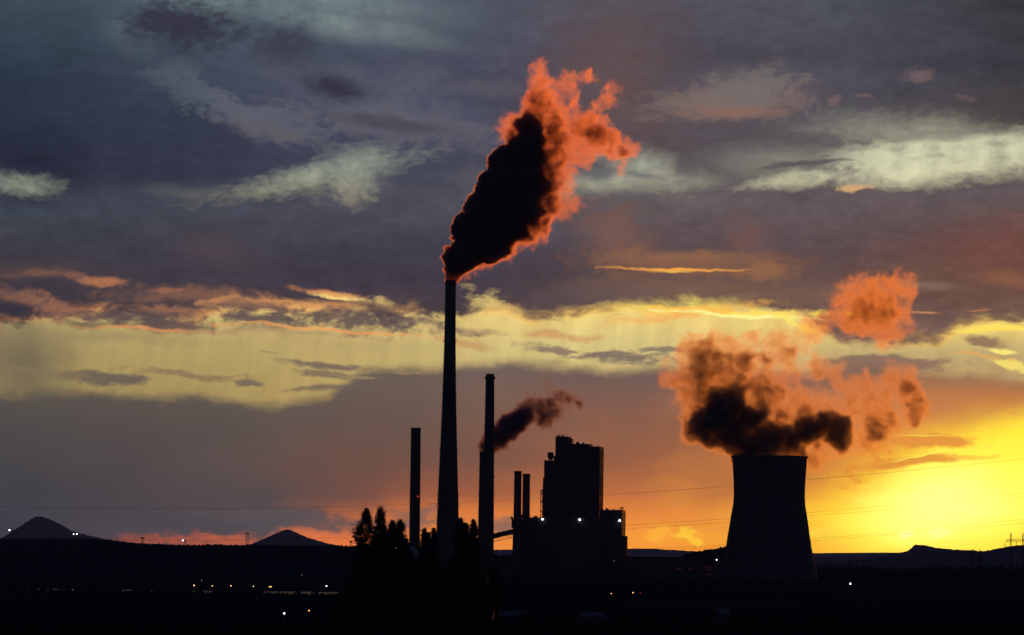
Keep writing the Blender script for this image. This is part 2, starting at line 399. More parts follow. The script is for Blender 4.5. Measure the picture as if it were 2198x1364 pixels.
SPOTS = [
    # dark scraps high at the left
    (394, 62, 92, 50, 2, 0.7, 1.0, 'D', (52, 52, 66), 0.97),
    (362, 44, 50, 26, 0, 0.7, 1.3, 'D', (54, 54, 68), 0.85),
    (612, 112, 60, 34, 10, 0.8, 1.1, 'D', (60, 61, 75), 0.95),
    # pale textured bands
    (380, 160, 38, 24, 0, 0.7, 1.3, 'D', (78, 86, 96), 0.75),
    (440, 213, 120, 30, 22, 0.6, 1.3, 'D', (84, 92, 102), 0.9),
    (570, 262, 140, 36, 14, 0.6, 1.2, 'D', (92, 95, 106), 0.9),
    (600, 290, 90, 14, 8, 0.8, 1.2, 'A', (96, 90, 95), 0.7),
    (790, 215, 180, 50, 14, 0.7, 1.2, 'D', (86, 90, 104), 0.9),
    (870, 274, 200, 34, 10, 0.6, 1.2, 'D', (94, 92, 103), 0.9),
    (850, 270, 110, 12, 12, 0.8, 1.0, 'A', (68, 64, 76), 0.7),
    (900, 172, 56, 26, 10, 0.7, 1.4, 'D', (88, 90, 102), 0.7),
    (1040, 200, 90, 20, 4, 0.7, 1.5, 'D', (90, 88, 98), 0.65),
    (716, 190, 74, 24, 7, 0.8, 0.9, 'A', (52, 51, 66), 0.97),
    (240, 240, 160, 90, 10, 1.0, 1.0, 'L', (46, 56, 72), 0.4),
    # upper right
    (1310, 90, 110, 80, 10, 1.0, 1.3, 'A', (104, 80, 78), 0.4),
    (1290, 190, 110, 60, 0, 1.0, 1.4, 'A', (108, 80, 74), 0.4),
    (1350, 270, 110, 50, 0, 1.0, 1.4, 'A', (104, 80, 78), 0.4),
    (1555, 224, 150, 38, -4, 0.6, 1.0, 'D', (124, 106, 100), 0.9),
    (1600, 194, 84, 34, -6, 0.7, 1.2, 'D', (116, 108, 106), 0.8),
    (1570, 248, 90, 12, -3, 0.9, 1.0, 'A', (142, 104, 92), 0.7),
    (1700, 225, 36, 12, 10, 0.7, 2.0, 'B', (118, 98, 100), 0.6),
    (1980, 173, 28, 13, 4, 0.9, 2.0, 'B', (122, 102, 102), 0.7),
    (1270, 372, 44, 12, 6, 0.8, 1.3, 'A', (96, 94, 100), 0.7),
    (1385, 378, 34, 8, 6, 0.8, 1.5, 'A', (104, 100, 104), 0.7),
    (1798, 218, 20, 6, -24, 0.6, 1.8, 'B', (120, 96, 98), 0.7),
    (1862, 211, 16, 6, 0, 0.6, 1.8, 'B', (118, 96, 98), 0.6),
    (2074, 222, 18, 6, 8, 0.6, 1.8, 'B', (112, 90, 90), 0.5),
    (1730, 358, 82, 4.2, -2, 0.6, 1.0, 'S', (90, 82, 86), 0.9),
    (1985, 305, 70, 9, 2, 0.8, 1.6, 'S', (130, 122, 112), 0.5),
    (1830, 405, 30, 5, -4, 0.8, 2.2, 'B', (226, 176, 120), 0.8),
    # warm light inside the deck
    (1320, 505, 76, 44, 20, 0.9, 1.6, 'A', (134, 92, 78), 0.6),
    (1610, 515, 56, 34, 40, 0.9, 1.6, 'A', (124, 86, 80), 0.55),
    (1480, 572, 170, 30, 2, 0.9, 1.6, 'A', (140, 98, 72), 0.65),
    (1470, 552, 90, 12, 0, 0.9, 1.8, 'A', (158, 108, 72), 0.5),
    (1640, 594, 50, 12, 4, 0.8, 1.8, 'A', (156, 108, 70), 0.6),
    (1455, 581, 112, 3.6, 1.5, 0.6, 0.8, 'S', (248, 168, 70), 0.95),
    (1440, 586, 36, 3.0, 2, 0.7, 1.2, 'B', (255, 190, 84), 0.8),
    (1500, 630, 260, 22, 2, 1.0, 1.4, 'S', (138, 102, 78), 0.45),
    (2150, 540, 120, 60, 0, 1.0, 1.2, 'L', (122, 74, 66), 0.5),
    (2170, 608, 50, 14, 6, 0.9, 1.2, 'A', (150, 98, 66), 0.5),
    (1990, 622, 50, 7, 2, 0.9, 1.4, 'S', (150, 126, 104), 0.4),
    (1990, 669, 30, 2.4, 3, 0.8, 1.4, 'S', (222, 150, 88), 0.7),
    (2110, 672, 20, 2.4, 3, 0.8, 1.4, 'S', (200, 130, 80), 0.5),
    # orange streaks over the left
    (60, 590, 130, 16, 2, 1.0, 1.6, 'S', (92, 70, 66), 0.5),
    (215, 604, 50, 5.5, 4, 0.9, 1.4, 'D', (196, 128, 82), 0.8),
    (120, 598, 80, 7, 2, 0.9, 1.4, 'D', (130, 92, 76), 0.6),
    (470, 545, 70, 26, 10, 1.0, 1.4, 'A', (92, 76, 74), 0.4),
    (355, 624, 28, 4, 5, 0.7, 1.4, 'S', (180, 112, 76), 0.6),
    (440, 640, 150, 14, 4, 0.9, 1.5, 'D', (142, 100, 78), 0.65),
    (60, 646, 110, 14, 10, 0.9, 1.5, 'D', (138, 96, 78), 0.7),
    (150, 662, 64, 17, 10, 0.8, 1.6, 'D', (160, 108, 80), 0.7),
    (640, 658, 120, 11, 2, 0.8, 1.5, 'D', (218, 152, 92), 0.8),
    (455, 654, 36, 5, -6, 0.6, 1.8, 'B', (230, 160, 92), 0.8),
    (390, 672, 90, 8, 8, 0.8, 1.5, 'D', (196, 132, 88), 0.6),
    (720, 640, 44, 4.5, 10, 0.5, 1.0, 'S', (255, 216, 130), 0.95),
    (700, 628, 60, 6, 10, 0.8, 1.6, 'B', (220, 140, 84), 0.7),
    (40, 668, 74, 11, 6, 0.5, 1.2, 'A', (50, 47, 60), 0.9),
    (200, 690, 60, 8, 5, 0.8, 1.4, 'A', (80, 64, 66), 0.6),
    (350, 695, 95, 14, 5, 0.7, 1.2, 'D', (90, 74, 72), 0.9),
    (330, 706, 120, 3.5, 4, 0.7, 1.6, 'S', (232, 148, 88), 0.7),
    (520, 664, 110, 11, 3, 0.8, 1.4, 'D', (112, 86, 78), 0.8),
    (280, 676, 120, 13, 4, 0.8, 1.4, 'D', (92, 76, 74), 0.8),
    (880, 690, 80, 12, 3, 0.8, 1.4, 'D', (112, 92, 84), 0.8),
    (640, 716, 120, 6, 2, 0.9, 1.5, 'D', (150, 124, 94), 0.6),
    (480, 716, 120, 7, 3, 0.9, 1.2, 'A', (150, 128, 96), 0.45),
    (230, 722, 160, 12, 4, 1.0, 1.0, 'A', (140, 122, 88), 0.45),
    (700, 735, 160, 12, 2, 1.0, 1.0, 'A', (176, 152, 104), 0.4),
    (1000, 706, 80, 6, 4, 0.8, 1.4, 'A', (150, 118, 96), 0.6),
    (572, 694, 96, 12, 3, 0.7, 1.3, 'D', (98, 83, 78), 0.95),
    (765, 690, 150, 19, 3, 0.7, 1.3, 'D', (98, 82, 78), 0.95),
    (690, 710, 200, 3.2, 3, 0.7, 1.6, 'S', (236, 158, 90), 0.8),
    (800, 664, 50, 14, 20, 0.7, 2.0, 'B', (78, 64, 68), 0.7),
    # burning edge at the right centre
    (1560, 668, 190, 6.0, 2, 0.5, 1.6, 'B', (255, 222, 96), 0.95),
    (1480, 664, 110, 10, -3, 0.7, 2.0, 'B', (255, 190, 84), 0.8),
    (1580, 674, 150, 3.6, 3, 0.6, 1.4, 'B', (255, 246, 150), 1.0),
    (1390, 684, 60, 8, -8, 0.8, 2.0, 'B', (246, 176, 92), 0.7),
    (1700, 690, 50, 6, 20, 0.6, 1.8, 'B', (255, 226, 100), 0.9),
    (2140, 716, 80, 8, 2, 0.5, 1.4, 'B', (255, 226, 96), 0.95),
    (2100, 740, 44, 10, 10, 0.5, 1.4, 'A', (128, 98, 84), 0.8),
]
for cx, cy_, rx, ry, rot, soft, amp, f, col, a in SPOTS:
    sky = W.mix(W.m('MULTIPLY', blob(cx, cy_, rx, ry, rot, soft, amp, f), a), sky, lin(col))
    after(sky)

fine = W.m('MULTIPLY_ADD', nB, 0.11, W.m('MULTIPLY_ADD', nC, 0.1, 1.0))
sky = W.vm('SCALE', sky, scale=W.m('ADD', W.m('MULTIPLY', W.m('SUBTRACT', fine, 1.0), W.ss(v, 880.0, 640.0)), 1.0))

# the low sky is seen through the evening haze; make up for what that takes away
HAZE_D, HAZE_TOP, HAZE_FAR = 4.0e-5, 430.0, 45000.0
path = W.m('MINIMUM', W.m('DIVIDE', HAZE_TOP - CAM_H, W.m('MAXIMUM', el, 0.004)), HAZE_FAR)
gain = W.m('EXPONENT', W.m('MULTIPLY', path, HAZE_D))
sky = W.vm('SCALE', sky, scale=gain)

# away from the sunset the evening sky takes over
nish = W.new('ShaderNodeTexSky')
nish.sky_type = 'NISHITA'
nish.sun_disc = False
nish.sun_elevation = SUN_EL
nish.sun_rotation = SUN_AZ
nish.air_density = 1.0
nish.dust_density = 2.0
nish.altitude = 200
dusk = W.mix(1.0, nish.outputs[0], (0.022, 0.03, 0.065), 'MULTIPLY')
away = W.m('MAXIMUM', W.ss(W.m('ABSOLUTE', az), 0.25, 0.9), W.ss(el, 0.16, 0.6))
sky = W.mix(away, sky, dusk)
sky = W.mix(W.ss(el, -0.004, -0.03), sky, (0.004, 0.004, 0.005))
bg = W.new('ShaderNodeBackground')
wt.links.new(sky, bg.inputs[0])
bg.inputs[1].default_value = 1.0
wo = W.new('ShaderNodeOutputWorld')
wt.links.new(bg.outputs[0], wo.inputs['Surface'])
world.cycles.sampling_method = 'MANUAL'
world.cycles.sample_map_resolution = 1024

# ------------------------------------------------------------------ sun
sd = bpy.data.lights.new("sun", 'SUN')
sd.energy = 4.4
sd.angle = math.radians(0.5)
sd.color = (1.0, 0.23, 0.02)
sun = bpy.data.objects.new("sun", sd)
scene.collection.objects.link(sun)
to_sun = Vector((math.sin(SUN_AZ) * math.cos(SUN_EL), math.cos(SUN_AZ) * math.cos(SUN_EL), math.sin(SUN_EL)))
sun.rotation_euler = to_sun.to_track_quat('Z', 'Y').to_euler()
sun.location = to_sun * 1000


# ------------------------------------------------------------------ materials
def material(name, col, rough=0.8, spec=0.3, metal=0.0, var=0.25, scale=0.3, bump=0.0, stretch=(1, 1, 1)):
    m = bpy.data.materials.new(name)
    m.use_nodes = True
    t = NT(m.node_tree)
    b = m.node_tree.nodes['Principled BSDF']
    co = t.new('ShaderNodeTexCoord').outputs['Object']
    n, _ = t.noise(t.mapping(co, scale=stretch, kind='POINT'), scale, 6.0, 0.6)
    a = tuple(c * (1 - var) for c in col)
    z = tuple(min(1.0, c * (1 + var)) for c in col)
    m.node_tree.links.new(t.mix(t.ss(n, 0.3, 0.7), a, z), b.inputs['Base Color'])
    b.inputs['Roughness'].default_value = rough
    b.inputs['Specular IOR Level'].default_value = spec
    b.inputs['Metallic'].default_value = metal
    if bump:
        bp = t.new('ShaderNodeBump')
        bp.inputs['Strength'].default_value = bump
        m.node_tree.links.new(n, bp.inputs['Height'])
        m.node_tree.links.new(bp.outputs[0], b.inputs['Normal'])
    return m


def glow(name, col, strength):
    m = bpy.data.materials.new(name)
    m.use_nodes = True
    b = m.node_tree.nodes['Principled BSDF']
    b.inputs['Base Color'].default_value = (0.5, 0.5, 0.5, 1)
    b.inputs['Emission Color'].default_value = (*col, 1)
    b.inputs['Emission Strength'].default_value = strength
    m.cycles.emission_sampling = 'NONE'
    return m


M = {
    'concrete': material('weathered concrete', (0.13, 0.126, 0.12), 0.9, 0.2, var=0.3, scale=0.05, stretch=(1, 1, 0.2)),
    'brick': material('sooty brick', (0.14, 0.1, 0.085), 0.9, 0.2, var=0.3, scale=0.08),
    'clad': material('ribbed cladding', (0.1, 0.1, 0.103), 0.7, 0.2, var=0.2, scale=0.1, stretch=(3, 3, 0.1)),
    'steel': material('painted steel', (0.06, 0.06, 0.06), 0.85, 0.1, var=0.2, scale=1.0),
    'glass': material('window glass', (0.03, 0.032, 0.035), 0.7, 0.02, var=0.3, scale=0.2),
    'roof': material('roofing felt', (0.07, 0.068, 0.066), 0.85, 0.2, var=0.25, scale=0.2),
    'pale': material('pale sheet roof', (0.2, 0.19, 0.2), 0.8, 0.2, var=0.2, scale=0.3),
    'leaf': material('dark foliage', (0.04, 0.055, 0.022), 0.9, 0.1, var=0.5, scale=0.6),
    'bark': material('bark', (0.07, 0.055, 0.04), 0.95, 0.1, var=0.3, scale=2.0),
    'ground': material('farmland', (0.03, 0.031, 0.022), 1.0, 0.0, var=0.5, scale=0.006),
    'hill': material('wooded hillside', (0.035, 0.04, 0.028), 1.0, 0.0, var=0.4, scale=0.004),
    'cable': material('cable', (0.05, 0.05, 0.05), 0.6, 0.3, var=0.1),
    'tank': material('tank paint', (0.45, 0.45, 0.46), 0.4, 0.5, var=0.12, scale=0.4),
    'white': glow('white lamp', (0.85, 0.95, 1.0), 7.0),
    'yellow': glow('sodium lamp', (1.0, 0.6, 0.18), 4.0),
    'orange': glow('amber lamp', (1.0, 0.35, 0.06), 3.5),
    'red': glow('red obstruction lamp', (1.0, 0.06, 0.02), 2.0),
    'faint': glow('faint lamp', (0.8, 0.85, 0.6), 1.0),
    'window_reflection': glow('painted red reflection', (1.0, 0.12, 0.03), 0.035),  # sunset reflection in the hall panes, put in as emission; no lamp behind
}
wm = bpy.data.materials.new('still water')
wm.use_nodes = True
wb = wm.node_tree.nodes['Principled BSDF']
wb.inputs['Base Color'].default_value = (0.01, 0.012, 0.014, 1)
wb.inputs['Roughness'].default_value = 0.06
wb.inputs['IOR'].default_value = 1.33
M['water'] = wm


# ------------------------------------------------------------------ mesh helpers
class MB:
    def __init__(self):
        self.v, self.f = [], []

    def add(self, vs, fs):
        b = len(self.v)
        self.v += [tuple(x) for x in vs]
        self.f += [tuple(i + b for i in f) for f in fs]
        return self

    def box(self, lo, hi):
        x0, y0, z0 = lo
        x1, y1, z1 = hi
        return self.prism([(x0, y0), (x1, y0), (x1, y1), (x0, y1)], z0, z1)

    def prism(self, foot, z0, z1):
        """foot: counter-clockwise plan; z1 a number or one per corner"""
        n = len(foot)
        z1 = [z1] * n if not isinstance(z1, (list, tuple)) else z1
        vs = [(x, y, z0) for x, y in foot] + [(x, y, z) for (x, y), z in zip(foot, z1)]
        fs = [tuple(range(n))[::-1], tuple(range(n, 2 * n))] + [(i, (i + 1) % n, n + (i + 1) % n, n + i) for i in range(n)]
        return self.add(vs, fs)

    def bar(self, a, b, w, n=4):
        a, b = Vector(a), Vector(b)
        d = (b - a).normalized()
        s = d.cross(Vector((0, 0, 1)) if abs(d.z) < 0.9 else Vector((1, 0, 0))).normalized()
        t = d.cross(s)
        vs = []
        for q in (a, b):
            for i in range(n):
                an = 2 * math.pi * (i + 0.5) / n
                vs.append(q + (s * math.cos(an) + t * math.sin(an)) * w * 0.5)
        fs = [(i, (i + 1) % n, n + (i + 1) % n, n + i) for i in range(n)] + [tuple(range(n))[::-1], tuple(range(n, 2 * n))]
        return self.add(vs, fs)

    def lathe(self, prof, n=48, c=(0, 0, 0), cap=True, closed=False):
        vs = []
        for r, z in prof:
            for i in range(n):
                an = 2 * math.pi * i / n
                vs.append((c[0] + r * math.cos(an), c[1] + r * math.sin(an), c[2] + z))
        m = len(prof)
        fs = []
        for j in range(m if closed else m - 1):
            for i in range(n):
                a, b = j * n + i, j * n + (i + 1) % n
                k = ((j + 1) % m) * n
                fs.append((a, b, k + (i + 1) % n, k + i))
        if cap and not closed:
            fs += [tuple(range(n))[::-1], tuple((m - 1) * n + i for i in range(n))]
        return self.add(vs, fs)

    def sphere(self, c, r, seg=10, rings=6):
        prof = [(max(1e-3, r * math.sin(math.pi * j / rings)), -r * math.cos(math.pi * j / rings)) for j in range(rings + 1)]
        return self.lathe(prof, seg, c)

    def build(self, name, mat, parent=None, smooth=False):
        me = bpy.data.meshes.new(name)
        me.from_pydata(self.v, [], self.f)
        me.materials.append(M[mat] if isinstance(mat, str) else mat)
        if smooth:
            me.shade_smooth()
        me.update()
        o = bpy.data.objects.new(name, me)
        scene.collection.objects.link(o)
        if parent is not None:
            o.parent = parent
        return o


def tag(o, label=None, cat=None, group=None, kind=None):
    for k, val in (('label', label), ('category', cat), ('group', group), ('kind', kind)):
        if val:
            o[k] = val
    return o


def thing(name, label, cat, loc, group=None, rz=0.0):
    o = bpy.data.objects.new(name, None)
    scene.collection.objects.link(o)
    o.location = loc
    o.rotation_euler = (0, 0, rz)
    return tag(o, label, cat, group)


# ------------------------------------------------------------------ ground, hills, water
def fbm1(x, seed=0, octs=5):
    x = np.asarray(x, float)
    out = np.zeros_like(x)
    r = np.random.default_rng(seed)
    for k in range(octs):
        ph = r.uniform(0, 6.28, 3)
        f = 2.0 ** k
        out += (np.sin(x * f + ph[0]) + np.sin(x * f * 1.37 + ph[1]) + np.sin(x * f * 0.71 + ph[2])) / 3 / f
    return out


g = MB()
ys = [-3000, 0, 300, 600, 900, 1200, 1500, 1800, 2100, 2500, 3000, 3600, 4400, 5500, 7000, 9000, 13000, 20000, 30000, 46000]
xs = np.linspace(-1, 1, 41)
for y in ys:
    w = 1500 + abs(y) * 0.35
    for x in xs:
        g.v.append((x * w, y, 0.0))
for j in range(len(ys) - 1):
    for i in range(40):
        g.f.append((j * 41 + i, j * 41 + i + 1, (j + 1) * 41 + i + 1, (j + 1) * 41 + i))
tag(g.build('ground', 'ground'), kind='structure')


def hill(name, prof, Y, depth, amp, seed, mat='hill', rows=14, step=3.0, front=1.0):
    """A hill whose skyline follows PROF (pixels) at distance Y, falling off to the front and the back."""
    px = np.arange(prof[0][0], prof[-1][0] + step, step)
    py = np.interp(px, [q[0] for q in prof], [q[1] for q in prof])
    py = py + fbm1(px * 0.35, seed, 4) * amp
    top = [at(a, b, Y) for a, b in zip(px, py)]
    m = MB()
    ts = np.linspace(-1, 1, 2 * rows + 1)
    n = len(px)
    for t in ts:
        s = max(0.0, (0.5 + 0.5 * math.cos(math.pi * t)))
        s = s ** 0.8 if t < 0 else s
        for i, q in enumerate(top):
            yy = Y + t * depth * (front if t < 0 else 1.0)
            wob = 1.0 + 0.12 * math.sin(i * 0.21 + t * 5 + seed) * (1 - s)
            z = max(q.z, 1.0) * min(1.0, s * wob) if abs(t) > 1e-6 else max(q.z, 1.0)
            m.v.append((q.x * yy / Y, yy, z - 0.5))
    for j in range(len(ts) - 1):
        for i in range(n - 1):
            m.f.append((j * n + i, j * n + i + 1, (j + 1) * n + i + 1, (j + 1) * n + i))
    o = m.build(name, mat, smooth=False)
    return tag(o, kind='structure')


hill('far_ridge', [(700, 1186), (1000, 1181), (1100, 1180), (1345, 1178), (1400, 1178), (1430, 1180), (1500, 1184), (1560, 1186), (1700, 1188), (1760, 1187.5), (1800, 1187), (1900, 1186.5), (2000, 1187), (2100, 1188), (2300, 1190)], 42000, 2400, 0.35, 3)
hill('cone_hill', [(-160, 1178), (-60, 1173), (0, 1157.5), (14, 1149), (29, 1139), (55, 1122), (72, 1111.5), (79, 1108.5), (83, 1109.6), (88, 1108.8), (97, 1111), (106, 1115), (120, 1120.5), (124, 1122.5), (138, 1130), (152, 1139), (170, 1144.5), (187, 1149), (221, 1156.5), (245, 1161), (300, 1166), (360, 1169), (420, 1174), (480, 1177), (560, 1180)], 33000, 2200, 0.5, 5)
hill('cone_hill', [(440, 1180), (500, 1174), (540, 1168), (558, 1160), (575, 1153), (590, 1146.5), (604, 1140), (611, 1137), (620, 1136.8), (627, 1139), (642, 1146), (660, 1154), (700, 1166), (740, 1174), (800, 1179)], 31000, 2000, 0.5, 8)
hill('low_ridge', [(1560, 1188), (1740, 1193), (1800, 1200), (1850, 1204), (1872, 1201), (1888, 1193.5), (1897, 1194), (1906, 1197), (1930, 1200), (1990, 1204), (2100, 1206)], 24000, 1500, 0.4, 9)
hill('table_hill', [(1840, 1203), (1900, 1193), (1930, 1187), (1948, 1183), (1957, 1176), (1962, 1171), (1968, 1169), (1985, 1170.5), (1998, 1173), (2006, 1176), (2040, 1179), (2060, 1180.5), (2085, 1181), (2108, 1183.5), (2125, 1181), (2150, 1176), (2175, 1171.5), (2198, 1170), (2260, 1168), (2330, 1172)], 20000, 2400, 0.6, 12)
hill('wooded_ridge', [(-140, 1160), (0, 1159), (60, 1162), (150, 1161), (235, 1162.5), (265, 1169), (300, 1173), (400, 1174), (500, 1173.5), (600, 1174), (720, 1175), (780, 1177), (900, 1184), (1040, 1192), (1150, 1200)], 4600, 700, 0.3, 15)
hill('wooded_hill', [(1420, 1204), (1490, 1193), (1510, 1188), (1530, 1184), (1550, 1182), (1640, 1180), (1700, 1190), (1740, 1212), (1775, 1238), (1800, 1246)], 3500, 260, 0.3, 17)

wz = 0.25
pond = MB()
a, b_, c, d = at(-60, 1268, 2470), at(748, 1275, 2470), at(748, 1275, 2640), at(-60, 1268, 2640)
pond.add([(a.x, 2470, wz), (b_.x, 2470, wz), (c.x, 2640, wz), (d.x, 2640, wz)], [(0, 1, 2, 3)])
tag(pond.build('pond', 'water'), kind='structure')

# ------------------------------------------------------------------ woods that read as one mass
bm = bmesh.new()
bmesh.ops.create_icosphere(bm, subdivisions=1, radius=1.0)
ICO_V = np.array([vv.co[:] for vv in bm.verts])
ICO_F = np.array([[w.index for w in f.verts] for f in bm.faces])
bm.free()


def wood(name, label, pts, mat='leaf', kind='stuff'):
    """pts: x, y, z of the foot, height, half width. Each tree is three or four ragged clumps on a stem."""
    V, F, n = [], [], 0
    for x, y, z, h, r in pts:
        k = RNG.integers(3, 6)
        for j in range(k):
            t = (j + 0.5) / k
            rr = r * (1.05 - 0.65 * t) * RNG.uniform(0.75, 1.2)
            c = np.array([x + RNG.normal(0, r * 0.25), y + RNG.normal(0, r * 0.25), z + h * (0.22 + 0.66 * t)])
            vv = ICO_V * (1 + RNG.uniform(-0.3, 0.35, (len(ICO_V), 1))) * np.array([rr, rr, h * 0.62 / k * 1.3]) + c
            V.append(vv)
            F.append(ICO_F + n)
            n += len(vv)
        t0 = np.array([[x - 0.1, y, z - 0.5], [x + 0.1, y, z - 0.5], [x, y + 0.1, z - 0.5], [x, y, z + h * 0.6]])
        V.append(t0)
        F.append(np.array([[0, 1, 3], [1, 2, 3], [2, 0, 3]]) + n)
        n += 4
    V, F = np.concatenate(V), np.concatenate(F)
    me = bpy.data.meshes.new(name)
    me.from_pydata(V.tolist(), [], F.tolist())
    me.materials.append(M[mat])
    o = bpy.data.objects.new(name, me)
    scene.collection.objects.link(o)
    return tag(o, label, 'trees', kind=kind)


def ridge_pts(prof, Y, dens, h, r, back=120, sink=1.0, drop=0.0):
    out = []
    px = prof[0][0]
    while px < prof[-1][0]:
        py = np.interp(px, [q[0] for q in prof], [q[1] for q in prof])
        yy = Y + RNG.uniform(-back, 5)
        q = at(px, py, Y)
        hh = h * RNG.uniform(0.6, 1.25)
        out.append((q.x * yy / Y, yy, max(0.0, q.z - sink - hh * RNG.uniform(0.62, 0.8) - (Y - yy) * drop), hh, r * RNG.uniform(0.7, 1.3)))
        px += dens * RNG.uniform(0.3, 1.7)
    return out


wood('treeline', 'dark treeline along the crest of the long low ridge at the left',
     ridge_pts([(-60, 1159), (60, 1161), (150, 1160), (235, 1161.5), (265, 1168), (300, 1172), (400, 1173), (500, 1172.5), (600, 1173), (720, 1174), (790, 1176), (900, 1184)], 4600, 1.5, 7, 2.6, 60, 0.2, 0.01))
wood('treeline', 'dark treeline on the small wooded hill beside the cooling tower',
     ridge_pts([(1470, 1195), (1490, 1191), (1510, 1187), (1530, 1182.5), (1552, 1180), (1640, 1178), (1700, 1188), (1740, 1210), (1770, 1236)], 3500, 1.2, 7, 2.6, 40, 0.2))
wood('treeline', 'dark treeline along the field edge under the pylons at the right',
     ridge_pts([(1752, 1232), (1790, 1229), (1810, 1231), (1870, 1234), (1940, 1236), (2000, 1232), (2080, 1231), (2140, 1230), (2200, 1232), (2260, 1232)], 3300, 1.3, 15, 3.6, 120, 0))
pts = []
for lo_, hi_, in ((-60, 116), (146, 154), (179, 261), (297, 424), (436, 439), (468, 568), (601, 602), (641, 644), (676, 682)):
    px = lo_
    while px < hi_:
        q = at(px, 1280, 2450)
        pts.append((q.x, 2450 + RNG.uniform(-60, 10), 0, RNG.uniform(2.4, 4.5), RNG.uniform(0.6, 1.4)))
        px += RNG.uniform(0.7, 2.6)
px = -60
while px < 750:
    q = at(px, 1280, 2450)
    pts.append((q.x, 2440 + RNG.uniform(-30, 10), 0, RNG.uniform(1.0, 2.0), RNG.uniform(0.6, 1.4)))
    px += RNG.uniform(1.5, 5)
wood('undergrowth', 'low dark bushes along the near bank of the pond', pts)
pts = []
for i in range(260):
    px, Y = RNG.uniform(745, 1060), RNG.uniform(1330, 1620)
    q = at(px, 1300, Y)
    topy = np.interp(px, [745, 760, 800, 900, 1060], [1250, 1190, 1180, 1190, 1205]) + RNG.uniform(0, 30)
    pts.append((q.x, Y, 0, at(px, topy, Y).z, RNG.uniform(2.0, 4.0)))
wood('woods', 'black mass of trees below the poplars and chimneys', pts)

pts = []
px = 1062
while px < 1790:
    topy = np.interp(px, [1060, 1340, 1420, 1700, 1790], [1236, 1232, 1238, 1246, 1240]) + RNG.uniform(-3, 8)
    Y = 2560 + RNG.uniform(-80, 20)
    q = at(px, topy, Y)
    if q.z > 1.0:
        pts.append((q.x, Y, 0, q.z, RNG.uniform(1.6, 3.6)))
    px += RNG.uniform(1.5, 7)
wood('treeline', 'black scrub and trees hiding the foot of the boiler house and the cooling tower', pts)
pts = []
for i in range(420):
    px, Y = RNG.uniform(700, 1720), RNG.uniform(1380, 1600)
    q = at(px, 1300, Y)
    pts.append((q.x, Y, 0, RNG.uniform(1.0, 3.6), RNG.uniform(0.8, 2.2)))
wood('undergrowth', 'ragged bushes in the dark foreground before the pale-roofed sheds', pts)

# ------------------------------------------------------------------ chimneys
def base_of(px, py, Y):
    q = at(px, py, Y)
    return Vector((q.x, Y, 0.0))


def ring(prof_r, z, w=0.9, h=0.8):
    """A walkway round a shaft: deck, railing posts and two rails in one mesh."""
    m = MB()
    m.lathe([(prof_r - 0.05, z), (prof_r + w, z + 0.15), (prof_r + w, z + 0.4), (prof_r - 0.05, z + 0.4)], 40, closed=True, cap=False)
    for k in (0.8, 1.35):
        m.lathe([(prof_r + w - 0.1, z + k), (prof_r + w, z + k), (prof_r + w, z + k + 0.1), (prof_r + w - 0.1, z + k + 0.1)], 40, closed=True, cap=False)
    for i in range(24):
        an = 2 * math.pi * i / 24
        x, y = (prof_r + w - 0.05) * math.cos(an), (prof_r + w - 0.05) * math.sin(an)
        m.bar((x, y, z + 0.3), (x, y, z + 1.45), 0.12)
    return m


def chimney(name, label, Y, cx_top, samples, rings, mat='concrete', group='chimneys of the power plant', cap=None, lamps=()):
    """samples: (py, half width px) from the top down; the axis stands below cx_top."""
    s = px_m(Y)
    topq = at(cx_top, samples[0][0], Y)
    root = thing(name, label, 'chimney', (topq.x, Y, 0), group)
    zs = [(r * s, topq.z - (py - samples[0][0]) * s) for py, r in samples]
    r_end, z_end = zs[-1]
    if z_end > 0:
        r0, z0 = zs[-2]
        zs.append((r_end + (r_end - r0) / (z0 - z_end) * z_end, 0.0))
    prof = [(r, max(0, z)) for r, z in zs][::-1]
    rt, zt = prof[-1]
    prof += [(rt * 0.8, zt), (rt * 0.78, zt - 8)]
    MB().lathe(prof, 56, cap=True).build('shaft', mat, root, smooth=False)
    rz = np.array([q[1] for q in zs])[::-1]
    rr = np.array([q[0] for q in zs])[::-1]
    for py, w in rings:
        z = topq.z - (py - samples[0][0]) * s
        ring(float(np.interp(z, rz, rr)), z, w * s).build('platform', 'steel', root)
    # ladder up the side facing left
    lad = MB()
    for z in np.arange(3.0, zt - 2, 6.0):
        r1, r2 = float(np.interp(z, rz, rr)) + 0.35, float(np.interp(z + 6, rz, rr)) + 0.35
        for q in (-0.35, 0.35):
            lad.bar((-r1, q, z), (-r2, q, min(z + 6, zt)), 0.12)
        for kk in range(6):
            rk = r1 + (r2 - r1) * kk / 6
            lad.bar((-rk, -0.35, z + kk), (-rk, 0.35, z + kk), 0.06)
            if kk % 3 == 0:
                lad.bar((-rk, 0, z + kk), (-rk + 0.5, 0, z + kk), 0.08)
    lad.build('ladder', 'steel', root)
    if cap:
        y0, y1, w = cap
        z1, z0 = topq.z - (y0 - samples[0][0]) * s, topq.z - (y1 - samples[0][0]) * s
        r1 = float(np.interp(z0, rz, rr))
        MB().lathe([(r1 - 0.02, z0), (r1 + w * s, z0 + 0.4), (r1 + w * s, z1 - 0.4), (r1 - 0.02, z1)], 48, closed=True, cap=False).build('collar', mat, root)
    for px, py, mt in lamps:
        q = at(px, py, Y)
        z = q.z
        r = float(np.interp(z, rz, rr))
        ddx = max(-r, min(r, q.x - topq.x))
        yy = -math.sqrt(max(0.0, r * r - ddx * ddx)) - 0.5
        b = MB().sphere((ddx, yy, z), 0.36)
        b.bar((ddx, yy, z), (ddx, yy + 0.6, z), 0.15)
        b.build('obstruction_lamp', mt, root)
    return root


